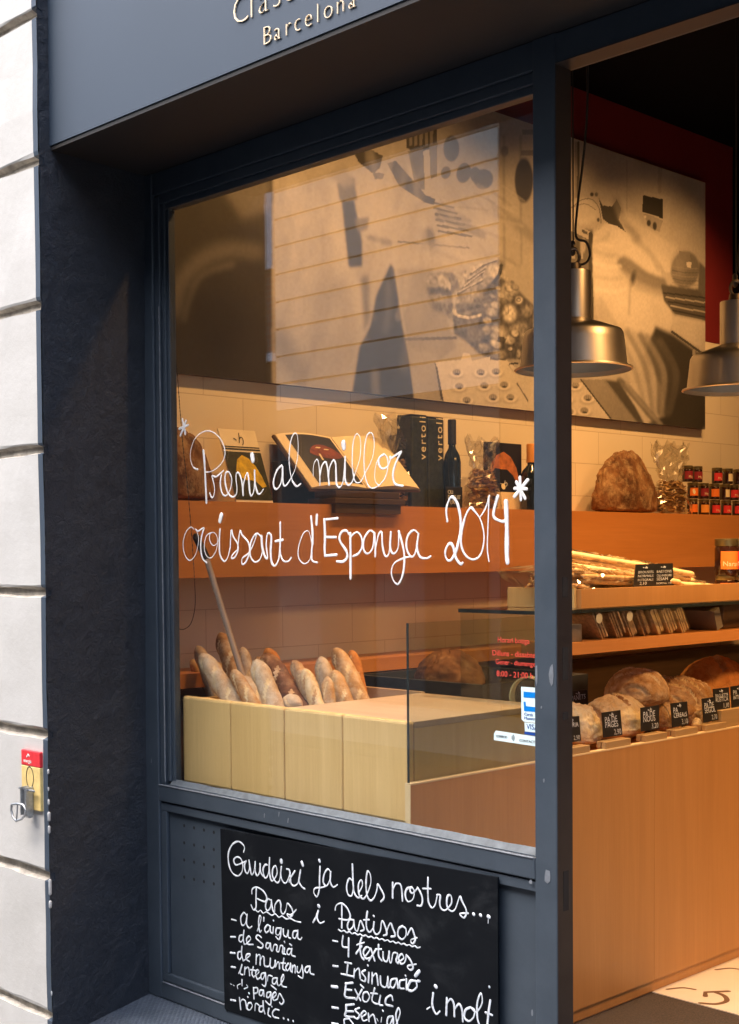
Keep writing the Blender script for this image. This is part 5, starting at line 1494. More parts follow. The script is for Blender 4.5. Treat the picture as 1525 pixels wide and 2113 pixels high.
# ------------------------------------------------------------------ breadstick bags on the tray
def stick_bag(label, p0, p1, w, h, n, seed, mat, rad=0.008):
    """long clear bag of breadsticks lying from p0 to p1"""
    p0, p1 = Vector(p0), Vector(p1)
    d = (p1 - p0); L = d.length; ax = d.normalized()
    q = ax.cross(Vector((0, 0, 1))).normalized()
    up = q.cross(ax).normalized()
    t = thing("breadstick_bag", label, "bag", (p0 + p1) / 2, "clear bags of breadsticks on the tray")
    r = random.Random(int(seed * 7 + 1))
    k = 0
    for i in range(n):
        col = i % 4; row = i // 4
        off = q * ((col - 1.5) * rad * 2.05 + (rad if row % 2 else 0)) + up * (rad + row * rad * 1.8)
        a = p0 + off + ax * (0.03 + r.uniform(0, 0.012)); b = p1 + off - ax * (0.03 + r.uniform(0, 0.02))
        mid = (a + b) / 2 + q * r.uniform(-0.003, 0.003)
        MB().tube([a, mid, b], [rad * r.uniform(0.85, 1.0), rad * 1.05, rad * r.uniform(0.85, 1)], 8).build("breadstick", mat, t, smooth='all')
    mb = MB()
    nu, nv = 14, 30
    for j in range(nv + 1):
        v = j / nv
        e = min(1, min(v, 1 - v) / 0.12)
        ww = w / 2 * (0.75 + 0.25 * e); hh = h / 2 * (0.12 + 0.88 * e)
        for i in range(nu):
            a = 2 * math.pi * i / nu
            p = p0 + ax * (L * v) + q * (math.cos(a) * ww) + up * (h / 2 + math.sin(a) * hh)
            p += Vector((mnoise.noise(p * 45 + Vector((seed, 0, 0))), mnoise.noise(p * 45 + Vector((0, seed, 0))), mnoise.noise(p * 45 + Vector((0, 0, seed))))) * 0.012
            mb.v.append(p)
    for j in range(nv):
        for i in range(nu):
            a_ = (j * nu + i, j * nu + (i + 1) % nu, (j + 1) * nu + (i + 1) % nu, (j + 1) * nu + i)
            mb.f += [(a_[0], a_[1], a_[2]), (a_[0], a_[2], a_[3])]; mb.m += [0, 0]
    mb.build("film", M['film'], t)
    return t
ZT = 1.414
SB = [("clear bag of seeded breadsticks at the tray's near corner", (-2.985, 3.87, 0.045), (-3.12, 4.26, 0.0), 10, 'crumb', 0.0095),
      ("clear bag of seeded breadsticks lying behind the near corner bag", (-3.07, 3.83, 0.065), (-3.20, 4.25, 0.01), 10, 'crumb', 0.0095),
      ("clear bag of seeded breadsticks heaped on the two lower ones", (-3.02, 3.90, 0.10), (-3.16, 4.33, 0.055), 8, 'cookie', 0.0095),
      ("clear bag of pale breadsticks sloping behind the black price card", (-3.17, 4.02, 0.115), (-2.99, 4.60, 0.03), 8, 'stick', 0.0115),
      ("clear bag of pale breadsticks uppermost on the tray", (-3.21, 4.10, 0.155), (-3.03, 4.74, 0.06), 8, 'stick', 0.0115),
      ("clear bag of pale breadsticks whose round ends show right of the price card", (-3.13, 4.26, 0.05), (-2.98, 4.83, 0.012), 8, 'stick', 0.0115),
      ("clear bag of seeded breadsticks along the tray's front board", (-3.03, 3.95, 0.075), (-3.015, 4.40, 0.055), 8, 'cookie', 0.0095),
      ("clear bag of pale breadsticks behind the uppermost one, ending near the jars", (-3.23, 4.28, 0.10), (-3.09, 4.85, 0.03), 8, 'stick', 0.0115)]
for k, (lab, a_, b_, n_, mt, rd) in enumerate(SB):
    stick_bag(lab, (a_[0], a_[1], ZT + a_[2]), (b_[0], b_[1], ZT + b_[2]), 0.11, 0.055, n_, k + 1.0, M[mt], rd)
fb = MB()
rr_ = random.Random(8)
cb0 = at(1065, 1195, 0, -3.2)
ptsb = [at(x, y, 0, -3.18) for x, y in [(1024, 1172), (1070, 1161), (1100, 1166), (1112, 1190), (1094, 1212), (1070, 1221), (1034, 1196)]]
N_ = 9
tipv = at(1110, 1185, 0, -3.05)
for k in range(N_ + 1):
    for i, p in enumerate(ptsb):
        f = k / N_
        v = p.lerp(tipv, f)
        v += Vector((mnoise.noise(v * 25), mnoise.noise(v * 25 + Vector((5, 0, 0))), mnoise.noise(v * 25 + Vector((0, 9, 0))))) * 0.022
        fb.v.append(v)
nb = len(ptsb)
for k in range(N_):
    for i in range(nb):
        a_ = (k * nb + i, k * nb + (i + 1) % nb, (k + 1) * nb + (i + 1) % nb, (k + 1) * nb + i)
        fb.f += [(a_[0], a_[1], a_[2]), (a_[0], a_[2], a_[3])]; fb.m += [0, 0]
tag(fb.build("cellophane_wrap", M['film']), "empty crumpled cellophane neck sticking out past the tray's end", "wrap")

# price cards: black card, chalk print, slotted wood block
def price_card(label, quad, lines, x, block=None, yaw=0.0, z_rest=None, group="black price cards on the counter", price="", bh=0.024):
    """quad = picture corners of the card (TL, TR, BR, BL), standing on plane x"""
    TL, TR, BR, BL = [at(px, py, 0, x) for px, py in quad]
    t = thing("price_card", label, "price card", (x, (BL.y + BR.y) / 2, z_rest if z_rest else min(BL.z, BR.z)), group)
    MB().prism([BL, BR, TR, TL], (-1, 0, 0), 0.003).build("card", M['black'], t)
    y0, z0 = min(TL.y, BL.y), min(BL.z, BR.z)
    w, h = max(TR.y, BR.y) - y0, max(TL.z, TR.z) - z0
    P = lambda u, v: BL.lerp(BR, u).lerp(TL.lerp(TR, u), v) + Vector((0.0009, 0, 0))
    pr = MB()
    logo(pr, P, 0.5, 0.87, 0.13, 0.0016, Vector((1, 0, 0)))
    for k, ln in enumerate(lines):
        vs, fs = letter_mesh(ln, 1.0, 1.0, 0.0)
        wd = max(v.x for v in vs) or 1
        s_ = min(0.80 / wd, 0.24 * h / w / 0.72 * 1.0)
        pr.add([P(0.1 + v.x * s_, 0.58 - k * 0.20 + v.y * s_ * w / h) for v in vs], fs)
    if price:
        vs, fs = letter_mesh(price, 1.0, 1.0, 0.0)
        wd = max(v.x for v in vs)
        pr.add([P(0.55 + v.x * 0.38 / wd, 0.07 + v.y * 0.38 / wd * w / h) for v in vs], fs)
    pr.build("chalk_print", M['chalk'], t)
    if block:
        b0, b1 = block
        bk2 = MB().box(x + 0.0005, x + 0.020, b0, b1, z_rest, z_rest + bh, bev=0.0015).box(x - 0.022, x - 0.0035, b0, b1, z_rest, z_rest + bh, bev=0.0015)
        bk2.build("wood_block", M['tag_wood'], t)
    return t
def z8(x, y): return (1140 + x / 3.961, 1300 + y / 3.961)
ZC = 0.898
XCARD = -2.915
def crd(label, q8, lines, price, bl8, x=XCARD, zr=ZC - 0.0):
    qd = [z8(*p) for p in q8]
    b0 = at(*z8(bl8[0], bl8[1]), 0, x).y; b1 = at(*z8(bl8[2], bl8[3]), 0, x).y
    return price_card(label, qd, lines, x, (b0, b1), z_rest=zr, price=price)
crd("price card reading Sarria, cut off by the door post", [(85, 712), (217, 703), (232, 905), (95, 925)], ["SARRIA"], "2,90", (95, 960, 268, 930))
crd("price card reading Pa de pages before the pale front loaf", [(403, 676), (554, 654), (571, 860), (417, 880)], ["PA DE", "PAGES"], "2,90", (398, 905, 602, 875))
crd("price card reading Pa de nous below the round floury loaf", [(720, 636), (868, 614), (872, 808), (725, 832)], ["PA DE", "NOUS"], "3,20", (722, 858, 900, 830))
crd("price card reading Pa cereals before the sliced seeded loaf", [(965, 600), (1100, 584), (1115, 772), (980, 797)], ["PA", "CEREALS"], "3,10", (965, 815, 1150, 785))
crd("price card reading Pa de segol, low beside the large wooden block", [(1220, 562), (1330, 546), (1355, 735), (1236, 757)], ["PA DE", "SEGOL"], "2,70", (1215, 775, 1385, 745))
# two cards on the large block
bkx = XCARD - 0.002
lb0, lb1 = at(*z8(1352, 690), 0, bkx).y, at(*z8(1640, 640), 0, bkx).y
zt_ = at(*z8(1352, 655), 0, bkx).z
blk = MB().box(bkx - 0.03, bkx + 0.016, lb0, lb1, ZC + 0.0005, zt_ - 0.001, bev=0.002)
tag(blk.build("card_block", M['tag_wood']), "large plain wooden block carrying two black price cards on the counter", "block")
for lab, q8, ln, prc in (("price card reading Baguette rustica standing on the large wooden block", [(1312, 482), (1440, 468), (1450, 640), (1322, 658)], ["BAGUETTE", "RUSTICA"], "1,10"),
                         ("price card reading Pa integral at the frame's right edge", [(1456, 462), (1585, 446), (1596, 618), (1466, 636)], ["PA", "INTEGRAL"], "2,60")):
    price_card(lab, [z8(*p) for p in q8], ln, bkx - 0.006, None, price=prc)
# card further back, left
xk = -3.22
qd = [z8(*p) for p in [(128, 503), (284, 482), (275, 662), (138, 690)]]
tcard = price_card("price card reading Panets in the shade behind the counter loaves", qd, ["PANETS"], xk, None, price="0,80")
py0 = at(*z8(140, 690), 0, xk)
MB().box(xk - 0.006, xk + 0.004, py0.y + 0.02, py0.y + 0.06, 0.889, py0.z + 0.012).build("stem", M['oak_light'], tcard)
# card with two columns on the tray
qd = [(1312, 1164.5), (1388, 1162), (1390, 1210.5), (1307, 1213)]
tc = thing("price_card", "wide black price card with two chalk columns on the breadstick tray", "price card", at(1350, 1212, 0, -2.962), "black price cards on the counter")
TL, TR, BR, BL = [at(px, py, 0, -2.960) for px, py in qd]
BL.z = BR.z = 1.468
MB().prism([BL, BR, TR, TL], (-1, 0, 0), 0.003).build("card", M['black'], tc)
MB().box(-2.975, -2.9632, BL.y + 0.03, BR.y - 0.03, 1.4125, 1.4695).build("support", M['oak_light'], tc)
P = lambda u, v: BL.lerp(BR, u).lerp(TL.lerp(TR, u), v) + Vector((0.0009, 0, 0))
pr = MB()
for u0, head, lns in ((0.26, "BROUSSES", ("NORMALS", "INTEGRALS", "  2,10")), (0.74, "BASTONS", ("OLI-NEGRE", "SESAM", "NORMAL 1,95"))):
    logo(pr, P, u0, 0.85, 0.075, 0.0016, Vector((1, 0, 0)))
    for k, ln in enumerate((head,) + lns):
        vs, fs = letter_mesh(ln, 1.0, 1.0, 0.0)
        wd = max(v.x for v in vs); s_ = min(0.40 / wd, 0.105)
        pr.add([P(u0 - 0.19 + v.x * s_, 0.60 - k * 0.165 + v.y * s_ * 1.7) for v in vs], fs)
pr.build("chalk_print", M['chalk'], tc)

# ------------------------------------------------------------------ packs on the middle shelf
ZM = 1.2825
def pack(label, y, mat, w=0.13, h=0.19, lean=0.55, seal=False, x=-3.045):
    """clear pack of flat crackers leaning back along the shelf"""
    t = thing("cracker_pack", label, "pack", (x, y, ZM), "packs of crackers on the middle shelf")
    L = Vector((x, y, ZM))
    r = random.Random(int(y * 100))
    dirn = Vector((0, -math.sin(lean), math.cos(lean)))
    nrm = Vector((0, math.cos(lean), math.sin(lean)))
    hh = min(h, 0.101 / math.cos(lean))
    for k in range(5):
        c0 = L + Vector((0.005, 0, 0)) + nrm * (0.010 * k - 0.018) + Vector((r.uniform(-0.006, 0.006), 0, 0))
        c0 = c0 + dirn * (hh / 2 + 0.004)
        mb = MB().obox(c0, (1, 0, 0), nrm, dirn, w / 2, 0.0038, hh / 2 * r.uniform(0.9, 1.0))
        for v in mb.v: v.z = max(v.z, ZM + 0.001)
        mb.build("cracker", mat, t)
    m_ = MB()
    nz, ny = 8, 6
    c0 = L + dirn * (hh / 2 + 0.004)
    film = MB().obox(c0 + Vector((0.004, 0, 0.002)), (1, 0, 0), nrm, dirn, w / 2 + 0.008, 0.030, hh / 2 + 0.002)
    for v in film.v:
        v.z = max(v.z, ZM + 0.0006)
        v += Vector((mnoise.noise(v * 60), mnoise.noise(v * 60 + Vector((4, 0, 0))), 0)) * 0.006
    film.build("film", M['film'], t)
    if seal:
        m_.lathe([(0.0005, 0.0), (0.019, 0.0), (0.019, 0.0006), (0.0005, 0.0008)], (0, 0, 0), 18)
        R_ = Matrix.Rotation(math.radians(90), 3, 'Y')
        m_.v = [R_ @ q2 + L + dirn * (hh * 0.78) + Vector((w / 2 + 0.014, 0, 0)) for q2 in m_.v]
        m_.build("round_sticker", M['cream_label'], t, smooth=True)
    return t
specs = [(1246, 'pack_brown', True, "brown cracker pack with a round seal, nearest the post on the middle shelf"),
         (1281, 'pack_seed', False, "seeded brown cracker pack without a seal, second on the middle shelf"),
         (1308, 'pack_brown', True, "brown cracker pack with a round seal, third on the middle shelf"),
         (1334, 'pack_seed', False, "dark seeded cracker pack just left of the pale packs"),
         (1362, 'pack_gold', False, "pale cracker pack, first of the golden ones"),
         (1387, 'pack_gold', False, "golden pack with a bright glint on its film"),
         (1412, 'pack_gold', False, "golden pack at the right end of the leaning row")]
for px, mt, sl, lab in specs:
    pack(lab, at(px, 1335, 0, -2.98).y, M[mt], seal=sl)
bx1 = MB().box(-3.06, -2.965, 3.825, at(1198, 1325, 0, -2.97).y, ZM, ZM + 0.062, bev=0.002)
tag(bx1.build("paper_box", M['bag_grey']), "grey brown box at the post end of the middle shelf", "box")
for k, (px, lab) in enumerate(((1176, "dark cracker pack behind the grey box, nearest the post"), (1192, "dark cracker pack behind the grey box, second from the post"), (1208, "dark cracker pack behind the grey box, third from the post"))):
    pack(lab, at(px, 1300, 0, -3.2).y, M['seed'], x=-3.10, w=0.07)
bx2 = MB()
yk = at(1437, 1330, 0, -3.05).y
bx2.obox(Vector((-3.04, yk, ZM + 0.047)), (1, 0, 0), (0, 0.94, 0.34), (0, -0.34, 0.94), 0.09, 0.022, 0.042)
tag(bx2.build("paper_box", M['bag_grey']), "small brown box leaning after the golden packs", "box")
bx3 = MB().box(-3.135, -2.99, yk + 0.10, yk + 0.30, ZM, ZM + 0.10, bev=0.01)
tag(bx3.build("wrapped_cake", M['oak_dark']), "dark wrapped cake block at the right end of the middle shelf", "cake")

# ------------------------------------------------------------------ loaves on the counter
ZL = 0.889
def lo(label, px8, py8, x, r, mat, seed, amp=0.10, rz=0.0, z=ZL, ridges=0, name="loaf", sc=9, cuts=0, cutmat=None):
    p = at(*z8(px8, py8), 0, x)
    return make_loaf(name, label, (x, p.y, z), r, M[mat], seed, amp, sc, "bread", "loaves on the counter", rz, ridges, cuts=cuts, cutmat=cutmat)
lo("pale torn loaf cut off by the door post", 175, 900, -3.05, (0.10, 0.10, 0.11), 'crust_pale', 31, 0.13)
lo("long pale yellow loaf behind the second price card", 500, 880, -3.07, (0.115, 0.20, 0.115), 'crust_pale', 33, 0.09, 0.1, cuts=1.3, cutmat=M['crust_gold'])
lo("tan loaf lying under the round floury loaf", 720, 850, -3.18, (0.10, 0.24, 0.085), 'crust_gold', 35)
lo("round floury country loaf on top of the others", 690, 600, -3.12, (0.13, 0.165, 0.105), 'crust_round', 37, 0.07, z=ZL + 0.10, rz=0.6, cuts=2.2)
lo("floury loaf end between the third and fourth price cards", 920, 860, -3.02, (0.06, 0.062, 0.085), 'crust_round', 39, 0.08, cuts=2)
lo("orange crusted loaf with open slashes behind the fourth price card", 1060, 730, -3.10, (0.13, 0.165, 0.14), 'crust_gold', 41, 0.08, 0.3, cuts=3.4)
lo("brown bun right of the fourth price card", 1165, 760, -3.0, (0.055, 0.06, 0.07), 'crust_gold', 43)
lo("tiny yellow roll low between the last two price cards", 1178, 812, -2.952, (0.02, 0.022, 0.032), 'crust_pale', 45, z=0.8985)
lo("seeded dark loaf low behind the round floury one", 905, 700, -3.24, (0.09, 0.12, 0.13), 'seed', 47)
lo("big smooth orange brown loaf at the back right of the counter", 1310, 560, -3.22, (0.13, 0.235, 0.175), 'crust_orange', 49, 0.06, cuts=0.8, cutmat=M['crust_gold'])
lo("golden bread base under the big orange brown loaf", 1400, 700, -3.16, (0.10, 0.22, 0.085), 'crust_gold', 51)

# ------------------------------------------------------------------ pendant lamps
def make_lamp(label, c, R):
    """c = centre of the rim"""
    C0 = Vector(c)
    t = thing("pendant_lamp", label, "lamp", c, "spun metal pendant lamps over the counter")
    k = R / 0.2
    MB().lathe([(R * 1.0, 0.0), (R * 1.03, 0.003), (R * 1.02, 0.008), (R * 0.93, 0.012), (R * 0.88, 0.10 * k), (R * 0.865, 0.125 * k), (R * 0.83, 0.137 * k), (R * 0.55, 0.158 * k), (R * 0.34, 0.172 * k), (R * 0.30, 0.178 * k)], C0, 64).build("shade", M['steel'], t, smooth=True, fix=False)
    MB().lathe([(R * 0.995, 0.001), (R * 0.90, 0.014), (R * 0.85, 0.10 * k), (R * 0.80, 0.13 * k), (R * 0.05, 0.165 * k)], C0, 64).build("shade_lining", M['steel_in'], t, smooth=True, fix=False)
    MB().lathe([(R * 0.305, 0.174 * k), (R * 0.305, 0.335 * k), (R * 0.30, 0.342 * k), (0.001, 0.344 * k)], C0, 40).build("neck", M['steel'], t, smooth=True)
    h = MB().lathe([(R * 0.14, 0.3445 * k), (R * 0.13, 0.37 * k), (0.001, 0.372 * k)], C0, 20)
    ring = [C0 + Vector((0.022 * math.cos(a) * 0.7, 0.022 * math.cos(a) * 0.7, 0.395 * k + 0.028 * math.sin(a))) for a in [2 * math.pi * i / 20 for i in range(21)]]
    h.tube(ring, 0.006, 8)
    h.tube([C0 + Vector((-0.012, 0.012, 0.41 * k)), C0 + Vector((-0.012, 0.012, 0.445 * k))], 0.010, 8)
    h.build("hook", M['iron'], t, smooth=True)
    cb_ = MB()
    top = C0 + Vector((0, 0, 0.43 * k))
    cb_.tube([top, C0 + Vector((0.0, 0.0, 1.0)), C0 + Vector((0, 0, 4.1 - c[2]))], 0.0026, 6)
    loopc = [(0.010, 0.36), (0.045, 0.37), (0.058, 0.40), (0.045, 0.44), (0.010, 0.46), (0.015, 0.56), (0.035, 0.72), (0.05, 0.90), (0.05, 1.15), (0.045, 1.6), (0.04, 4.1 - c[2])]
    pts = spline([(a, b) for a, b in loopc], 6)
    cb_.tube([C0 + Vector((a * 0.7, a * 0.7, b)) for a, b in pts], 0.0045, 6)
    cb_.build("cable", M['cable'], t, smooth='all')
    bl = MB().lathe([(0.001, 0.085 * k), (0.02, 0.09 * k), (0.03, 0.11 * k), (0.02, 0.14 * k), (0.012, 0.16 * k)], C0, 20)
    bl.build("bulb", M['bulb'], t, smooth=True)
    d = bpy.data.lights.new("lamp_bulb", 'SPOT')
    d.energy = 18; d.color = (1.0, 0.58, 0.24); d.shadow_soft_size = 0.03
    d.spot_size = math.radians(118); d.spot_blend = 0.6
    o = bpy.data.objects.new("lamp_bulb", d); COL.objects.link(o)
    o.location = C0 + Vector((0, 0, 0.06 * k))
    return t
bm_ = bpy.data.materials.new("lit bulb"); bm_.use_nodes = True
bb_ = bm_.node_tree.nodes["Principled BSDF"]
bb_.inputs["Emission Color"].default_value = (1.0, 0.62, 0.28, 1); bb_.inputs["Emission Strength"].default_value = 3.0
M['bulb'] = bm_
make_lamp("spun metal pendant lamp half hidden behind the door post", EYE_P + ray(1183, 765) * (4.72 / 1.0), 0.198)
make_lamp("spun metal pendant lamp cut by the right edge of the picture", EYE_P + ray(1518, 806) * (5.25 / 1.0), 0.198)
# ------------------------------------------------------------------ wall picture: a printed black and white bakery photograph
XPOS = XW + 0.035
Y0P, Y1P, Z0P, Z1P = 3.02, at(1454.8, 620, 0, XPOS).y, at(1455, 886, 0, XPOS).z, at(1454.8, 377, 0, XPOS).z
NYP, NZP = 860, 300
ys = np.linspace(Y0P, Y1P, NYP); zs_ = np.linspace(Z0P, Z1P, NZP)
GY, GZ = np.meshgrid(ys, zs_)
def to_sheet(YY, ZZ):
    """picture sheet coordinates of points of the print"""
    d = [np.full_like(YY, XPOS) - EYE_P.x, YY - EYE_P.y, ZZ - EYE_P.z]
    a = sum(d[i] * AX_R[i] for i in range(3)); b = sum(d[i] * AX_U[i] for i in range(3)); c = sum(d[i] * AX_F[i] for i in range(3))
    return CX + F_PX * a / c, CY - F_PX * b / c
PX, PY = to_sheet(GY, GZ)
def blur(m, r):
    r = int(r * 0.62)
    if r < 1: return m
    for _ in range(2):
        for ax in (0, 1):
            pad = [(0, 0), (0, 0)]; pad[ax] = (r + 1, r)
            q = np.cumsum(np.pad(m, pad, mode='edge'), axis=ax)
            n = m.shape[ax]
            if ax == 0: m = (q[2 * r + 1:2 * r + 1 + n] - q[:n]) / (2 * r + 1)
            else: m = (q[:, 2 * r + 1:2 * r + 1 + n] - q[:, :n]) / (2 * r + 1)
    return m
def inside(poly):
    res = np.zeros(PX.shape, bool)
    n = len(poly)
    for i in range(n):
        x1, y1 = poly[i]; x2, y2 = poly[(i + 1) % n]
        if y1 == y2: continue
        cond = ((PY < y1) != (PY < y2)) & (PX < (x2 - x1) * (PY - y1) / (y2 - y1) + x1)
        res ^= cond
    return res.astype(float)
TONE = np.full(PX.shape, 0.50)
def paint(poly, val, a=1.0, soft=1):
    global TONE
    m = blur(inside(poly), soft) * a
    TONE = TONE * (1 - m) + val * m
def blob(cx_, cy_, rx, ry, val, a=1.0, ang=0.0, soft=0.25):
    global TONE
    c, s = math.cos(ang), math.sin(ang)
    u = ((PX - cx_) * c + (PY - cy_) * s) / rx; v = (-(PX - cx_) * s + (PY - cy_) * c) / ry
    r = np.sqrt(u * u + v * v)
    m = np.clip((1 + soft - r) / (2 * soft), 0, 1) * a
    m = m * m * (3 - 2 * m) if a == 1.0 else m
    TONE = TONE * (1 - m) + val * m
def streak(pts, w, val, a=1.0, soft=2):
    pts = spline(pts, 5) if len(pts) > 2 else pts
    global TONE
    D = np.full(PX.shape, 1e9)
    for (x1, y1), (x2, y2) in zip(pts[:-1], pts[1:]):
        L2 = (x2 - x1) ** 2 + (y2 - y1) ** 2 + 1e-9
        t = np.clip(((PX - x1) * (x2 - x1) + (PY - y1) * (y2 - y1)) / L2, 0, 1)
        D = np.minimum(D, np.hypot(PX - x1 - t * (x2 - x1), PY - y1 - t * (y2 - y1)))
    m = blur((D < w / 2).astype(float), soft) * a
    TONE = TONE * (1 - m) + val * m
rs = np.random.RandomState(4)
def grain(scale):
    g = rs.rand(NZP // scale + 2, NYP // scale + 2)
    g = np.kron(g, np.ones((scale, scale)))[:NZP, :NYP]
    return blur(g, max(1, scale // 2)) - 0.5
def za(x, y): return (300 + x / 1.86, 200 + y / 1.86)
def zr(x, y): return (1080 + x / 2.348, y / 2.348)
def ZA(*l): return [za(*p) for p in l]
def ZR(*l): return [zr(*p) for p in l]
# far left: a dark shape and a light blurred sleeve
TONE[:] = 0.52
paint([(200, 380), (470, 470), (545, 470), (570, 840), (200, 840)], 0.035, 1, 8)
paint([(200, 300), (420, 420), (400, 520), (200, 560)], 0.05, 1, 9)
streak([(360, 640), (372, 590), (410, 540), (470, 515), (535, 520)], 46, 0.20, 0.65, 9)
streak([(380, 660), (410, 575), (480, 545)], 10, 0.30, 0.5, 4)
streak([(420, 690), (440, 660)], 22, 0.10, 0.7, 4)
paint([(543, 300), (700, 280), (760, 560), (720, 840), (562, 840), (548, 600)], 0.50, 1, 6)
# coat of the first baker, blurred
paint(ZA((480, 300), (720, 280), (770, 420), (790, 660), (840, 700), (820, 940), (780, 1150), (490, 1150)), 0.58, 0.8, 8)
streak([(600, 380), (615, 560), (600, 800)], 40, 0.66, 0.6, 10)
streak([(662, 360), (672, 560), (640, 800)], 34, 0.40, 0.5, 8)
streak([(575, 700), (610, 760), (650, 800)], 46, 0.22, 0.6, 10)
streak([(700, 590), (712, 700), (690, 800)], 40, 0.30, 0.5, 10)
paint(ZA((600, 1140), (680, 900), (760, 760), (800, 900), (760, 1150)), 0.50, 0.8, 6)
streak([(560, 790), (600, 600), (640, 520)], 14, 0.42, 0.4, 6)
streak([(640, 330), (760, 400), (800, 520)], 50, 0.60, 0.5, 10)
# dark strap and belt, hands
paint(ZA((752, 395), (800, 395), (832, 560), (830, 650), (780, 655), (765, 520)), 0.08, 1, 2)
paint(ZA((735, 330), (800, 310), (812, 395), (745, 400)), 0.16, 0.9, 3)
paint(ZA((800, 470), (858, 460), (850, 510), (815, 520)), 0.22, 0.9, 2)
paint(ZA((690, 290), (760, 260), (810, 330), (760, 350)), 0.40, 0.8, 4)
def z2(x, y): return (640 + x / 2.0217, 240 + y / 2.0217)
def Z2(*l): return [z2(*q) for q in l]
paint(Z2((185, 160), (240, 132), (302, 165), (290, 215), (262, 240), (200, 190)), 0.06, 1, 1)
paint(Z2((258, 232), (310, 240), (300, 262), (270, 262)), 0.14, 1, 1)
paint(Z2((398, 60), (528, 20), (528, 130), (440, 152), (400, 132)), 0.08, 1, 1)
for i in range(5):
    paint(Z2((412 + i * 22, 70 - i * 7), (424 + i * 22, 66 - i * 7), (424 + i * 22, 120), (412 + i * 22, 124)), 0.30, 0.8, 1)
paint(Z2((408, 145), (470, 130), (478, 310), (436, 292)), 0.19, 1, 1)
paint(Z2((320, 196), (356, 185), (400, 235), (482, 330), (522, 345), (516, 368), (478, 360), (370, 290)), 0.12, 1, 1)
paint(Z2((496, 122), (530, 110), (528, 250), (502, 262)), 0.24, 0.95, 1)
for x_, y_, rx, ry, v, an in ((588, 135, 33, 54, 0.18, 0), (565, 235, 20, 26, 0.18, 0.2), (640, 236, 30, 42, 0.18, 0.2), (690, 245, 24, 34, 0.18, -0.2), (722, 262, 40, 42, 0.16, 0.3)):
    blob(*z2(x_, y_), rx / 2.02, ry / 2.02, v, 1, an, 0.12)
paint(ZA((1120, 420), (1310, 520), (1300, 545), (1190, 500), (1110, 470)), 0.30, 0.8, 3)
for i in range(6):
    streak(ZA((1105 + i * 4, 405 + i * 22), (1180 + i * 14, 425 + i * 22)), 5, 0.12, 0.8, 1)
streak(ZA((970, 555), (1240, 580)), 4, 0.15, 0.8, 1)
blob(*za(1085, 550), 14, 26, 0.20, 0.9)
paint(ZA((850, 520), (960, 500), (940, 620), (850, 640)), 0.50, 0.7, 4)
streak(ZA((860, 540), (935, 560)), 12, 0.28, 0.8, 3)
blob(*za(1120, 620), 55, 26, 0.56, 0.8, 0, 0.5)
# pipes and switches, face at the right edge of the window
for x_ in (1375, 1440):
    streak(ZA((x_, 150), (x_ + 2, 640)), 5, 0.30, 0.7, 2)
blob(*za(1378, 208), 8, 11, 0.22, 0.9)
paint(ZA((1440, 205), (1490, 205), (1490, 225), (1440, 225)), 0.2, 0.8, 1)
paint(ZA((1445, 125), (1490, 125), (1490, 145), (1445, 145)), 0.22, 0.7, 1)
blob(*za(1452, 320), 19, 46, 0.07, 1, 0, 0.12)
streak(ZA((1345, 425), (1400, 470), (1490, 540)), 20, 0.36, 0.8, 4)
# dark apron and trousers: tall triangle
paint(ZA((940, 640), (885, 760), (862, 880), (820, 960), (797, 1110), (790, 1160), (1034, 1160), (1010, 1000), (985, 880), (955, 660)), 0.065, 1, 2)
streak(ZA((880, 1060), (885, 1150)), 16, 0.32, 0.6, 4)
paint(ZA((826, 690), (856, 680), (862, 850), (838, 910)), 0.16, 0.8, 4)
# bench
paint(ZA((958, 660), (1100, 660), (1190, 960), (1120, 1020), (1140, 1180), (1036, 1180), (1000, 900)), 0.40, 1, 2)
streak(ZA((1000, 930), (1190, 925)), 6, 0.16, 0.9, 1)
paint(ZA((1010, 960), (1120, 990), (1140, 1180), (1034, 1180)), 0.46, 1, 2)
rq = random.Random(11)
for k in range(70):
    x_, y_ = rq.uniform(550, 900), rq.uniform(290, 640)
    if 690 < x_ < 760 and y_ < 560: continue
    ln_, sl_ = rq.uniform(40, 130), rq.uniform(-0.25, 0.35)
    streak([(x_, y_), (x_ + sl_ * ln_ * 0.5 + rq.uniform(-6, 6), y_ + ln_ * 0.5), (x_ + sl_ * ln_, y_ + ln_)], rq.uniform(6, 22), rq.choice((0.30, 0.36, 0.42, 0.62, 0.68)), rq.uniform(0.12, 0.32), rq.choice((2, 4, 6)))
for k in range(40):
    x_, y_ = rq.uniform(880, 1040), rq.uniform(380, 540)
    streak([(x_, y_), (x_ + rq.uniform(20, 60), y_ + rq.uniform(5, 40))], rq.uniform(3, 9), rq.choice((0.22, 0.30, 0.62, 0.66)), rq.uniform(0.15, 0.4), rq.choice((1, 2, 3)))
lf = blur((PX < 1110).astype(float), 4)
TONE = TONE * (1 - lf * 0.26)
paint([(200, 300), (562, 300), (560, 800), (200, 800)], 0.045, 0.97, 3)
paint([(455, 385), (556, 360), (556, 432), (500, 452)], 0.22, 0.7, 8)
streak([(360, 640), (372, 590), (410, 540), (470, 515), (530, 520)], 30, 0.20, 0.55, 8)
streak([(380, 660), (410, 575), (480, 545)], 8, 0.30, 0.4, 4)
blob(440, 665, 70, 80, 0.025, 0.8, 0, 0.5)
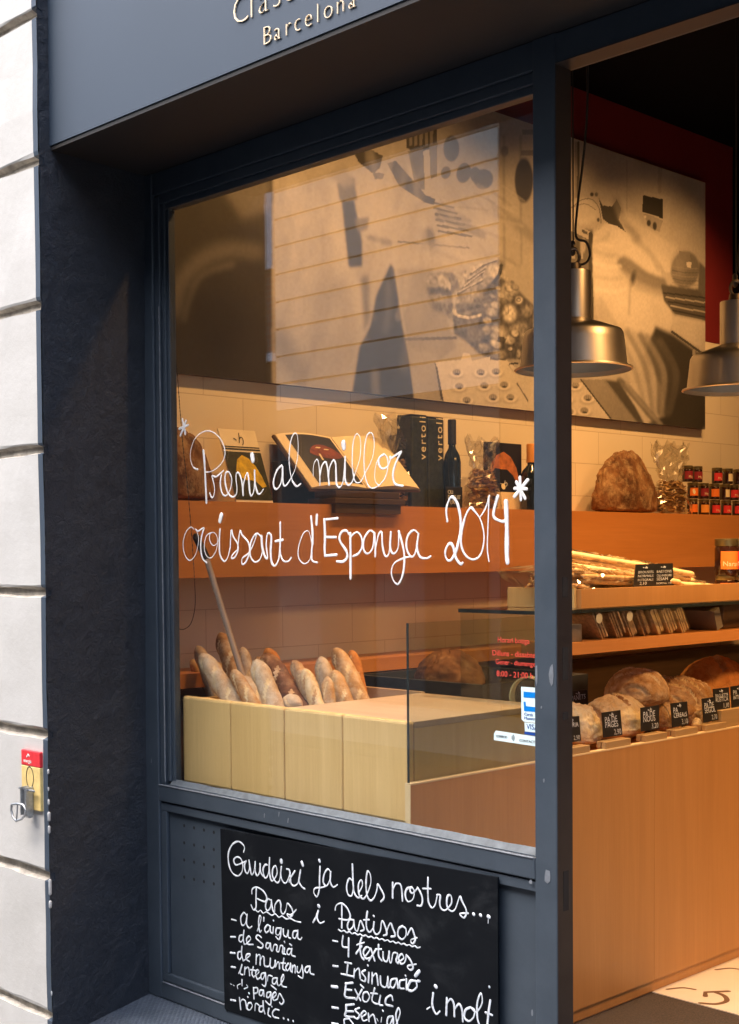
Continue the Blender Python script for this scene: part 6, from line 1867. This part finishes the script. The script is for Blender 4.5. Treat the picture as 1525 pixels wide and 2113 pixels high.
# heap of loaves
def zq(x, y): return (850 + x / 3.481, 480 + y / 3.481)
def zp(x, y): return (1165 + x / 2.112, 270 + y / 2.112)
def ZQ(*l): return [zq(*p) for p in l]
def ZP(*l): return [zp(*p) for p in l]
def qb(x, y, rx, ry, v, a=1.0, ang=0.0, soft=0.25): blob(*zq(x, y), rx / 3.481, ry / 3.481, v, a, ang, soft)
def pb_(x, y, rx, ry, v, a=1.0, ang=0.0, soft=0.3): blob(*zp(x, y), rx / 2.112, ry / 2.112, v, a, ang, soft)
mott = blur(rs.rand(NZP, NYP), 2) - 0.5
mott = mott / max(1e-6, np.abs(mott).max())
heap = blur(np.clip(inside(ZQ((105, 300), (300, 285), (420, 250), (540, 200), (640, 230), (690, 330), (760, 420), (870, 520), (870, 905), (560, 915), (460, 860), (380, 780), (295, 720), (280, 620), (130, 520))), 0, 1), 2)
paint(ZQ((120, 500), (295, 480), (300, 640), (230, 590), (150, 560)), 0.16, 0.9, 4)
paint(ZQ((295, 600), (480, 590), (520, 400), (640, 320), (760, 410), (870, 520), (870, 905), (560, 912), (470, 858), (385, 780), (300, 725)), 0.09, 1, 3)
paint(ZQ((108, 310), (200, 285), (300, 290), (345, 380), (295, 440), (280, 485), (140, 500), (105, 420)), 0.17, 1, 2)
qb(185, 345, 82, 48, 0.34, 1, 0.0, 0.35); qb(255, 385, 22, 50, 0.46, 0.9); qb(195, 468, 66, 30, 0.30, 1, 0.1, 0.35)
paint(ZQ((112, 405), (180, 395), (265, 402), (285, 450), (225, 438), (130, 448)), 0.08, 1, 2)
qb(500, 345, 205, 74, 0.10, 1, -0.72, 0.12); qb(495, 335, 195, 64, 0.28, 1, -0.72, 0.25); qb(585, 275, 52, 44, 0.46, 1, -0.6, 0.5)
for x1, y1, x2, y2 in ((365, 400, 505, 290), (400, 345, 520, 262), (330, 440, 500, 350), (505, 240, 600, 205), (420, 300, 500, 240)):
    streak(ZQ((x1, y1), ((x1 + x2) / 2, (y1 + y2) / 2 - 8), (x2, y2)), 5.0, 0.09, 0.9, 1); streak(ZQ((x1 + 8, y1 - 16), (x2 + 8, y2 - 16)), 3.4, 0.50, 0.8, 1)
streak(ZQ((640, 235), (625, 300), (585, 360)), 7, 0.06, 1, 1)
paint(ZQ((310, 520), (400, 470), (500, 400), (580, 440), (565, 540), (490, 600), (330, 600)), 0.17, 1, 2)
qb(430, 460, 60, 32, 0.36, 0.9, -0.5, 0.5)
for x_, y_ in ((360, 560), (420, 545), (470, 530), (520, 480), (540, 430), (395, 580), (450, 580), (535, 520)):
    qb(x_, y_, 20, 12, 0.34 if (x_ // 5) % 2 else 0.07, 0.9, -0.3, 0.5)
streak(ZQ((298, 558), (330, 598), (410, 612), (490, 592)), 6, 0.58, 1, 1)
paint(ZQ((305, 608), (410, 622), (486, 604), (470, 690), (340, 705)), 0.15, 1, 2)
for i in range(9):
    a = -0.8 + 0.0
    qb(560 + i * 20, 430 - i * 14 + 40, 16, 12, 0.30 if i % 2 else 0.08, 0.9, 0.6, 0.4)
qb(680, 430, 85, 62, 0.30, 1, -0.7, 0.35)
for x_, y_, r_, v in ((640, 450, 26, 0.42), (700, 400, 28, 0.46), (720, 440, 22, 0.24), (660, 490, 24, 0.2), (600, 520, 34, 0.38), (570, 570, 40, 0.36), (540, 630, 30, 0.42), (740, 390, 24, 0.30), (620, 400, 20, 0.36)):
    qb(x_, y_ + 5, r_ * 1.15, r_ * 0.9, 0.09, 0.9, 0.3); qb(x_, y_, r_, r_ * 0.75, v, 1, 0.3, 0.4)
qb(765, 485, 34, 34, 0.15, 1); qb(765, 483, 27, 27, 0.42, 1); qb(765, 483, 16, 16, 0.16, 1); qb(765, 483, 9, 9, 0.44, 1)
qb(702, 590, 52, 66, 0.10, 1, -0.1, 0.15); qb(700, 580, 46, 60, 0.58, 1, -0.1, 0.4); streak(ZQ((690, 520), (690, 580)), 3, 0.3, 0.8, 1)
qb(455, 740, 62, 64, 0.06, 1); qb(450, 735, 56, 58, 0.17, 1, 0, 0.4)
for x_, y_, rx, ry, v, an in ((630, 725, 72, 56, 0.34, 0.5), (700, 770, 36, 30, 0.42, 0.2), (765, 690, 66, 46, 0.25, -0.2), (740, 720, 26, 26, 0.52, 0), (515, 825, 46, 34, 0.22, 0.1), (620, 872, 62, 36, 0.22, 0.1), (600, 800, 40, 26, 0.44, 0.6), (535, 700, 30, 34, 0.30, 0), (800, 760, 30, 50, 0.24, 0.3), (830, 560, 36, 50, 0.22, 0.4), (705, 835, 14, 12, 0.5, 0), (765, 870, 16, 30, 0.3, 0)):
    qb(x_ + 4, y_ + 8, rx * 1.12, ry * 1.12, 0.05, 0.95, an, 0.15); qb(x_, y_, rx, ry, v, 1, an, 0.4); qb(x_ - rx * 0.2, y_ - ry * 0.35, rx * 0.55, ry * 0.35, v + 0.12, 0.7, an, 0.6)
paint(ZQ((620, 740), (680, 760), (660, 800), (610, 780)), 0.06, 0.9, 1)
TONE = TONE * (1 + heap * 0.75 * mott)
# trays of small pastries
paint(ZQ((165, 930), (350, 915), (368, 862), (412, 870), (430, 922), (560, 890), (562, 916), (680, 918), (770, 990), (900, 1060), (900, 1290), (230, 1216)), 0.60, 1, 1)
paint(ZQ((163, 935), (180, 965), (228, 1216), (205, 1195)), 0.08, 1, 1)
paint(ZQ((695, 938), (760, 930), (762, 944), (698, 950)), 0.06, 1, 1)
streak(ZQ((755, 1085), (870, 1270)), 2.6, 0.14, 1, 1)
streak(ZQ((690, 950), (735, 1010)), 2, 0.35, 0.8, 1)
paint([(1090, 775), (1200, 782), (1262, 858), (1255, 868), (1090, 850)], 0.60, 1, 1)
streak([(1206, 786), (1264, 862)], 5, 0.08, 1, 1)
for p in [zq(*q) for q in ((320, 1005), (492, 1005), (602, 1000), (338, 1105), (518, 1100), (660, 1095), (392, 1205), (580, 1185), (705, 1185))] + [zp(*q) for q in ((45, 1110), (100, 1165), (8, 1170), (85, 1220), (20, 1225))] + [(1140, 800), (1118, 830)]:
    blob(p[0], p[1] + 5, 15, 8, 0.36, 0.8, 0, 0.35)
    blob(p[0], p[1] + 1, 13.5, 9, 0.72, 1, 0, 0.2)
    blob(p[0], p[1] - 1, 8.5, 6.5, 0.26, 1, 0, 0.3)
    blob(p[0] + 1, p[1] + 3.4, 5, 2.4, 0.07, 1, 0, 0.3)
    for dx in (-5, -1, 3):
        streak([(p[0] + dx, p[1] - 5), (p[0] + dx + 1, p[1] + 1)], 1.4, 0.44, 0.8, 0)
# right part: machine, second baker caught in motion
mr = blur((PX > 1120).astype(float), 6)
TONE = TONE * (1 - mr * (PY < 790)) + (0.40 + 0.00012 * (PX - 1165)) * mr * (PY < 790)
paint([(1090, 775), (1200, 782), (1262, 858), (1255, 868), (1090, 850)], 0.60, 0.0, 1)
streak(ZP((60, 50), (58, 290)), 5, 0.10, 0.95, 1); streak(ZP((50, 50), (48, 290)), 4, 0.26, 0.8, 1)
streak(ZP((270, 130), (272, 560)), 2.5, 0.30, 0.6, 1)
pb_(85, 350, 62, 58, 0.50, 1, 0.3, 0.2)
streak(ZP((30, 335), (75, 300), (120, 300), (150, 340), (158, 400)), 2, 0.16, 0.9, 1)
streak(ZP((40, 330), (90, 318), (135, 345)), 2, 0.2, 0.8, 1)
pb_(118, 277, 8, 9, 0.06); pb_(138, 277, 7, 9, 0.1); pb_(146, 388, 6, 9, 0.07); pb_(152, 430, 8, 6, 0.1)
paint(ZP((5, 420), (122, 430), (122, 850), (5, 850)), 0.13, 1, 2)
paint(ZP((20, 390), (112, 440), (110, 476), (20, 432)), 0.40, 1, 1)
paint(ZP((75, 428), (98, 440), (98, 454), (75, 442)), 0.08, 1, 1)
for i in range(4):
    paint(ZP((14 + i * 18, 470 + i * 4), (26 + i * 18, 474 + i * 4), (26 + i * 18, 560), (14 + i * 18, 556)), 0.34 if i % 2 else 0.07, 0.9, 1)
pb_(82, 500, 9, 30, 0.38, 0.9)
streak(ZP((112, 450), (116, 850)), 9, 0.05, 1, 1)
paint(ZP((130, 440), (180, 402), (240, 402), (290, 440), (345, 420), (420, 470), (490, 520), (560, 560), (500, 600), (440, 620), (412, 570), (425, 650), (440, 720), (475, 820), (455, 890), (360, 930), (280, 890), (200, 850), (150, 845), (132, 740), (124, 640), (120, 500)), 0.56, 1, 3)
streak(ZP((260, 390), (330, 440), (400, 490), (470, 530)), 34, 0.52, 0.8, 5)
streak(ZP((300, 475), (370, 530), (410, 600)), 12, 0.36, 0.7, 4)
streak(ZP((255, 575), (300, 605), (350, 640), (415, 665)), 26, 0.13, 0.85, 4)
streak(ZP((270, 590), (330, 660), (420, 690)), 30, 0.24, 0.6, 6)
pb_(298, 640, 11, 30, 0.07, 0.95, 0.2, 0.6)
for k, (a1, b1) in enumerate((((135, 470), (210, 500)), ((130, 520), (230, 540)), ((128, 570), (240, 590)), ((130, 630), (250, 640)), ((136, 690), (260, 690)), ((140, 480), (190, 450)))):
    streak(ZP(a1, ((a1[0] + b1[0]) / 2, (a1[1] + b1[1]) / 2 + 12), b1), 9, 0.42 if k % 2 else 0.66, 0.6, 2)
streak(ZP((285, 660), (280, 800)), 5, 0.36, 0.7, 2)
paint(ZP((128, 735), (160, 720), (230, 850), (330, 930), (440, 900), (480, 830), (450, 950), (330, 960), (200, 870), (150, 845)), 0.44, 0.9, 4)
pb_(190, 250, 46, 32, 0.50, 0.9, -0.1, 0.5); pb_(240, 262, 26, 26, 0.48, 0.8, 0, 0.6)
paint(ZP((148, 293), (165, 325), (205, 330), (226, 298), (246, 338), (236, 388), (265, 440), (222, 412), (190, 404), (165, 382)), 0.045, 1, 1)
streak(ZP((225, 310), (255, 390), (320, 470)), 16, 0.20, 0.7, 5)
pb_(285, 385, 38, 22, 0.48, 0.7, 0.2, 0.6)
paint(ZP((345, 262), (462, 290), (455, 470), (405, 445), (340, 352)), 0.46, 0.8, 1)
paint(ZP((340, 280), (428, 298), (428, 384), (386, 366), (338, 354)), 0.03, 1, 1)
paint(ZP((340, 360), (386, 372), (428, 392), (412, 442), (370, 420)), 0.30, 0.9, 1)
pb_(366, 402, 9, 14, 0.05); pb_(392, 415, 9, 18, 0.05); pb_(350, 375, 5, 6, 0.6)
streak(ZP((415, 165), (412, 265)), 8, 0.33, 0.8, 1)
pb_(525, 605, 62, 80, 0.17, 1, 0.1, 0.12); pb_(500, 580, 30, 50, 0.26, 0.8, 0.1, 0.6)
paint(ZP((498, 524), (546, 534), (548, 566), (500, 560)), 0.22, 1, 1); paint(ZP((530, 570), (552, 574), (550, 597), (532, 594)), 0.60, 1, 1)
for i in range(5):
    streak(ZP((470, 590 + i * 18), (525, 600 + i * 18), (582, 600 + i * 18)), 2.2, 0.09 if i % 2 else 0.28, 0.6, 1)
paint(ZP((586, 570), (616, 600), (616, 770), (580, 700)), 0.12, 1, 2)
paint(ZP((418, 668), (580, 690), (616, 740), (616, 832), (480, 802), (432, 742)), 0.09, 1, 2)
for i in range(6):
    streak(ZP((432 + i * 10, 706 + i * 19), (616, 728 + i * 21)), 3.4, 0.34 if i % 2 else 0.04, 0.95, 1)
paint(ZP((470, 806), (616, 834), (616, 962), (470, 872)), 0.52, 1, 2)
streak(ZP((468, 876), (616, 982)), 5, 0.07, 1, 1)
paint(ZP((395, 850), (470, 885), (616, 990), (616, 1300), (320, 1300), (440, 1230), (420, 1110), (345, 980)), 0.045, 1, 4)
streak(ZP((562, 960), (566, 1010)), 6, 0.34, 0.8, 1)
for i in range(9):
    streak(ZP((190 + i * 28, 850 + i * 8), (270 + i * 27, 1010 + i * 6), (350 + i * 13, 1230)), 13, (0.52, 0.34, 0.50, 0.24, 0.42, 0.14, 0.26, 0.07, 0.10)[i], 0.8, 4)
streak(ZP((240, 1090), (300, 1150), (400, 1270)), 14, 0.10, 0.8, 3); streak(ZP((270, 1100), (330, 1180), (420, 1280)), 8, 0.34, 0.6, 3)
paint(ZP((72, 1084), (172, 1084), (345, 1300), (205, 1262)), 0.27, 1, 1)
paint(ZP((172, 1084), (236, 1092), (300, 1190), (360, 1300), (338, 1300)), 0.08, 1, 2)
streak(ZP((70, 1084), (206, 1262)), 3, 0.04, 1, 1)
TONE = TONE * (1 + 0.10 * grain(3) + 0.22 * blur(grain(24), 14) + 0.06 * grain(1))
TONE = np.clip(TONE, 0.02, 0.95)
verts = np.stack([np.full(GY.size, XPOS), GY.ravel(), GZ.ravel()], 1)
ii = np.arange(NZP * NYP).reshape(NZP, NYP)
fc = np.stack([ii[:-1, :-1].ravel(), ii[:-1, 1:].ravel(), ii[1:, 1:].ravel(), ii[1:, :-1].ravel()], 1)
pw = thing("wall_picture", "long black and white bakery photograph mounted on the wall above the shelf", "picture", (XPOS, (Y0P + Y1P) / 2, Z0P))
pm_ = bpy.data.meshes.new("print")
pm_.from_pydata((verts - np.array(pw.location)).tolist(), [], fc.tolist())
ca = pm_.color_attributes.new("tone", 'FLOAT_COLOR', 'POINT')
T = TONE.ravel()
buf = np.ones((T.size, 4), np.float32)
buf[:, 0] = T * 0.90; buf[:, 1] = T * 0.83; buf[:, 2] = T * 0.75
ca.data.foreach_set("color", buf.ravel())
m, nt, b = new_mat("printed photograph")
at_ = nt.nodes.new("ShaderNodeAttribute"); at_.attribute_name = "tone"
nt.links.new(at_.outputs["Color"], b.inputs["Base Color"])
b.inputs["Roughness"].default_value = 0.55
b.inputs["Specular IOR Level"].default_value = 0.3
pm_.materials.append(m)
po_ = bpy.data.objects.new("print", pm_); COL.objects.link(po_); po_.parent = pw
MB().box(XW + 0.003, XPOS - 0.0008, Y0P, Y1P + 0.0005, Z0P, Z1P).build("backing_board", M['oak_dark'], pw)

# ------------------------------------------------------------------ the houses across the street (they show in the glass)
YO = -5.0
XA, XB = -12.84, -9.285
ow = thing("opposite_house", "white house across the street with wide horizontal joints, seen in the glass", "house", ((XA + XB) / 2, YO, -0.1))
of = MB()
nz = 22
zc = 3.3
of.box(XA, XB, YO - 6, YO - 0.06, -0.1, 9.0)
k = 0
for i in range(17):
    z0_ = 3.35 + 0.333 * i
    of.box(XA, XB, YO - 0.0599, YO, z0_ + 0.014, z0_ + 0.333 - 0.014)
of.build("rendered_face", M['opposite_white'], ow)
MB().box(XA, XB, YO - 0.0298, YO - 0.01, -0.1, 3.355).build("ground_floor", plain("grey ground floor render", (0.17, 0.145, 0.12), 0.85), ow)
for k in range(2):
    x0_ = XA + 0.8 + 1.7 * k
    MB().box(x0_, x0_ + 0.9, YO - 0.009, YO + 0.02, 0.0, 2.3).build("door", M['oak_dark'], ow)
ob = thing("opposite_house", "brown brick house across the street with a white sash window, seen in the glass", "house", (-16, YO, -0.1))
MB().box(-22.0, XA - 0.01, YO - 6, YO - 0.02, 3.99, 9.0).build("brick_face", M['brick'], ob)
MB().box(-22.0, XA - 0.01, YO - 6, YO - 0.02, -0.1, 3.985).build("ground_floor", M['opposite_dark'], ob)
MB().box(-22.0, XA - 0.01, YO - 0.0195, YO + 0.05, 3.97, 4.07).build("ledge", M['window_white'], ob)
for k in range(3):
    xw = -13.27 - 2.6 * k
    w_ = MB().box(xw - 0.62, xw + 0.40, YO - 0.0195, YO + 0.03, 5.10, 6.6).build("window_frame", M['window_white'], ob)
    MB().box(xw - 0.54, xw - 0.08, YO + 0.0305, YO + 0.035, 5.2, 6.5).box(xw + 0.05, xw + 0.36, YO + 0.0305, YO + 0.035, 5.2, 6.5).build("pane", M['pane'], w_)
od = thing("opposite_house", "dark rendered house across the street, right of the white one in the glass", "house", (-2, YO, -0.1))
MB().box(XB + 0.01, 14.0, YO - 6, YO - 0.02, -0.1, 9.0).build("rendered_face", M['opposite_dark'], od)
for k in range(4):
    xw = -7.6 + 3.0 * k
    w_ = MB().box(xw - 0.55, xw + 0.55, YO - 0.0195, YO + 0.02, 4.4, 6.2).build("window_frame", M['brick'], od)
    MB().box(xw - 0.47, xw + 0.47, YO + 0.0205, YO + 0.025, 4.5, 6.1).build("pane", M['opposite_dark'], w_)
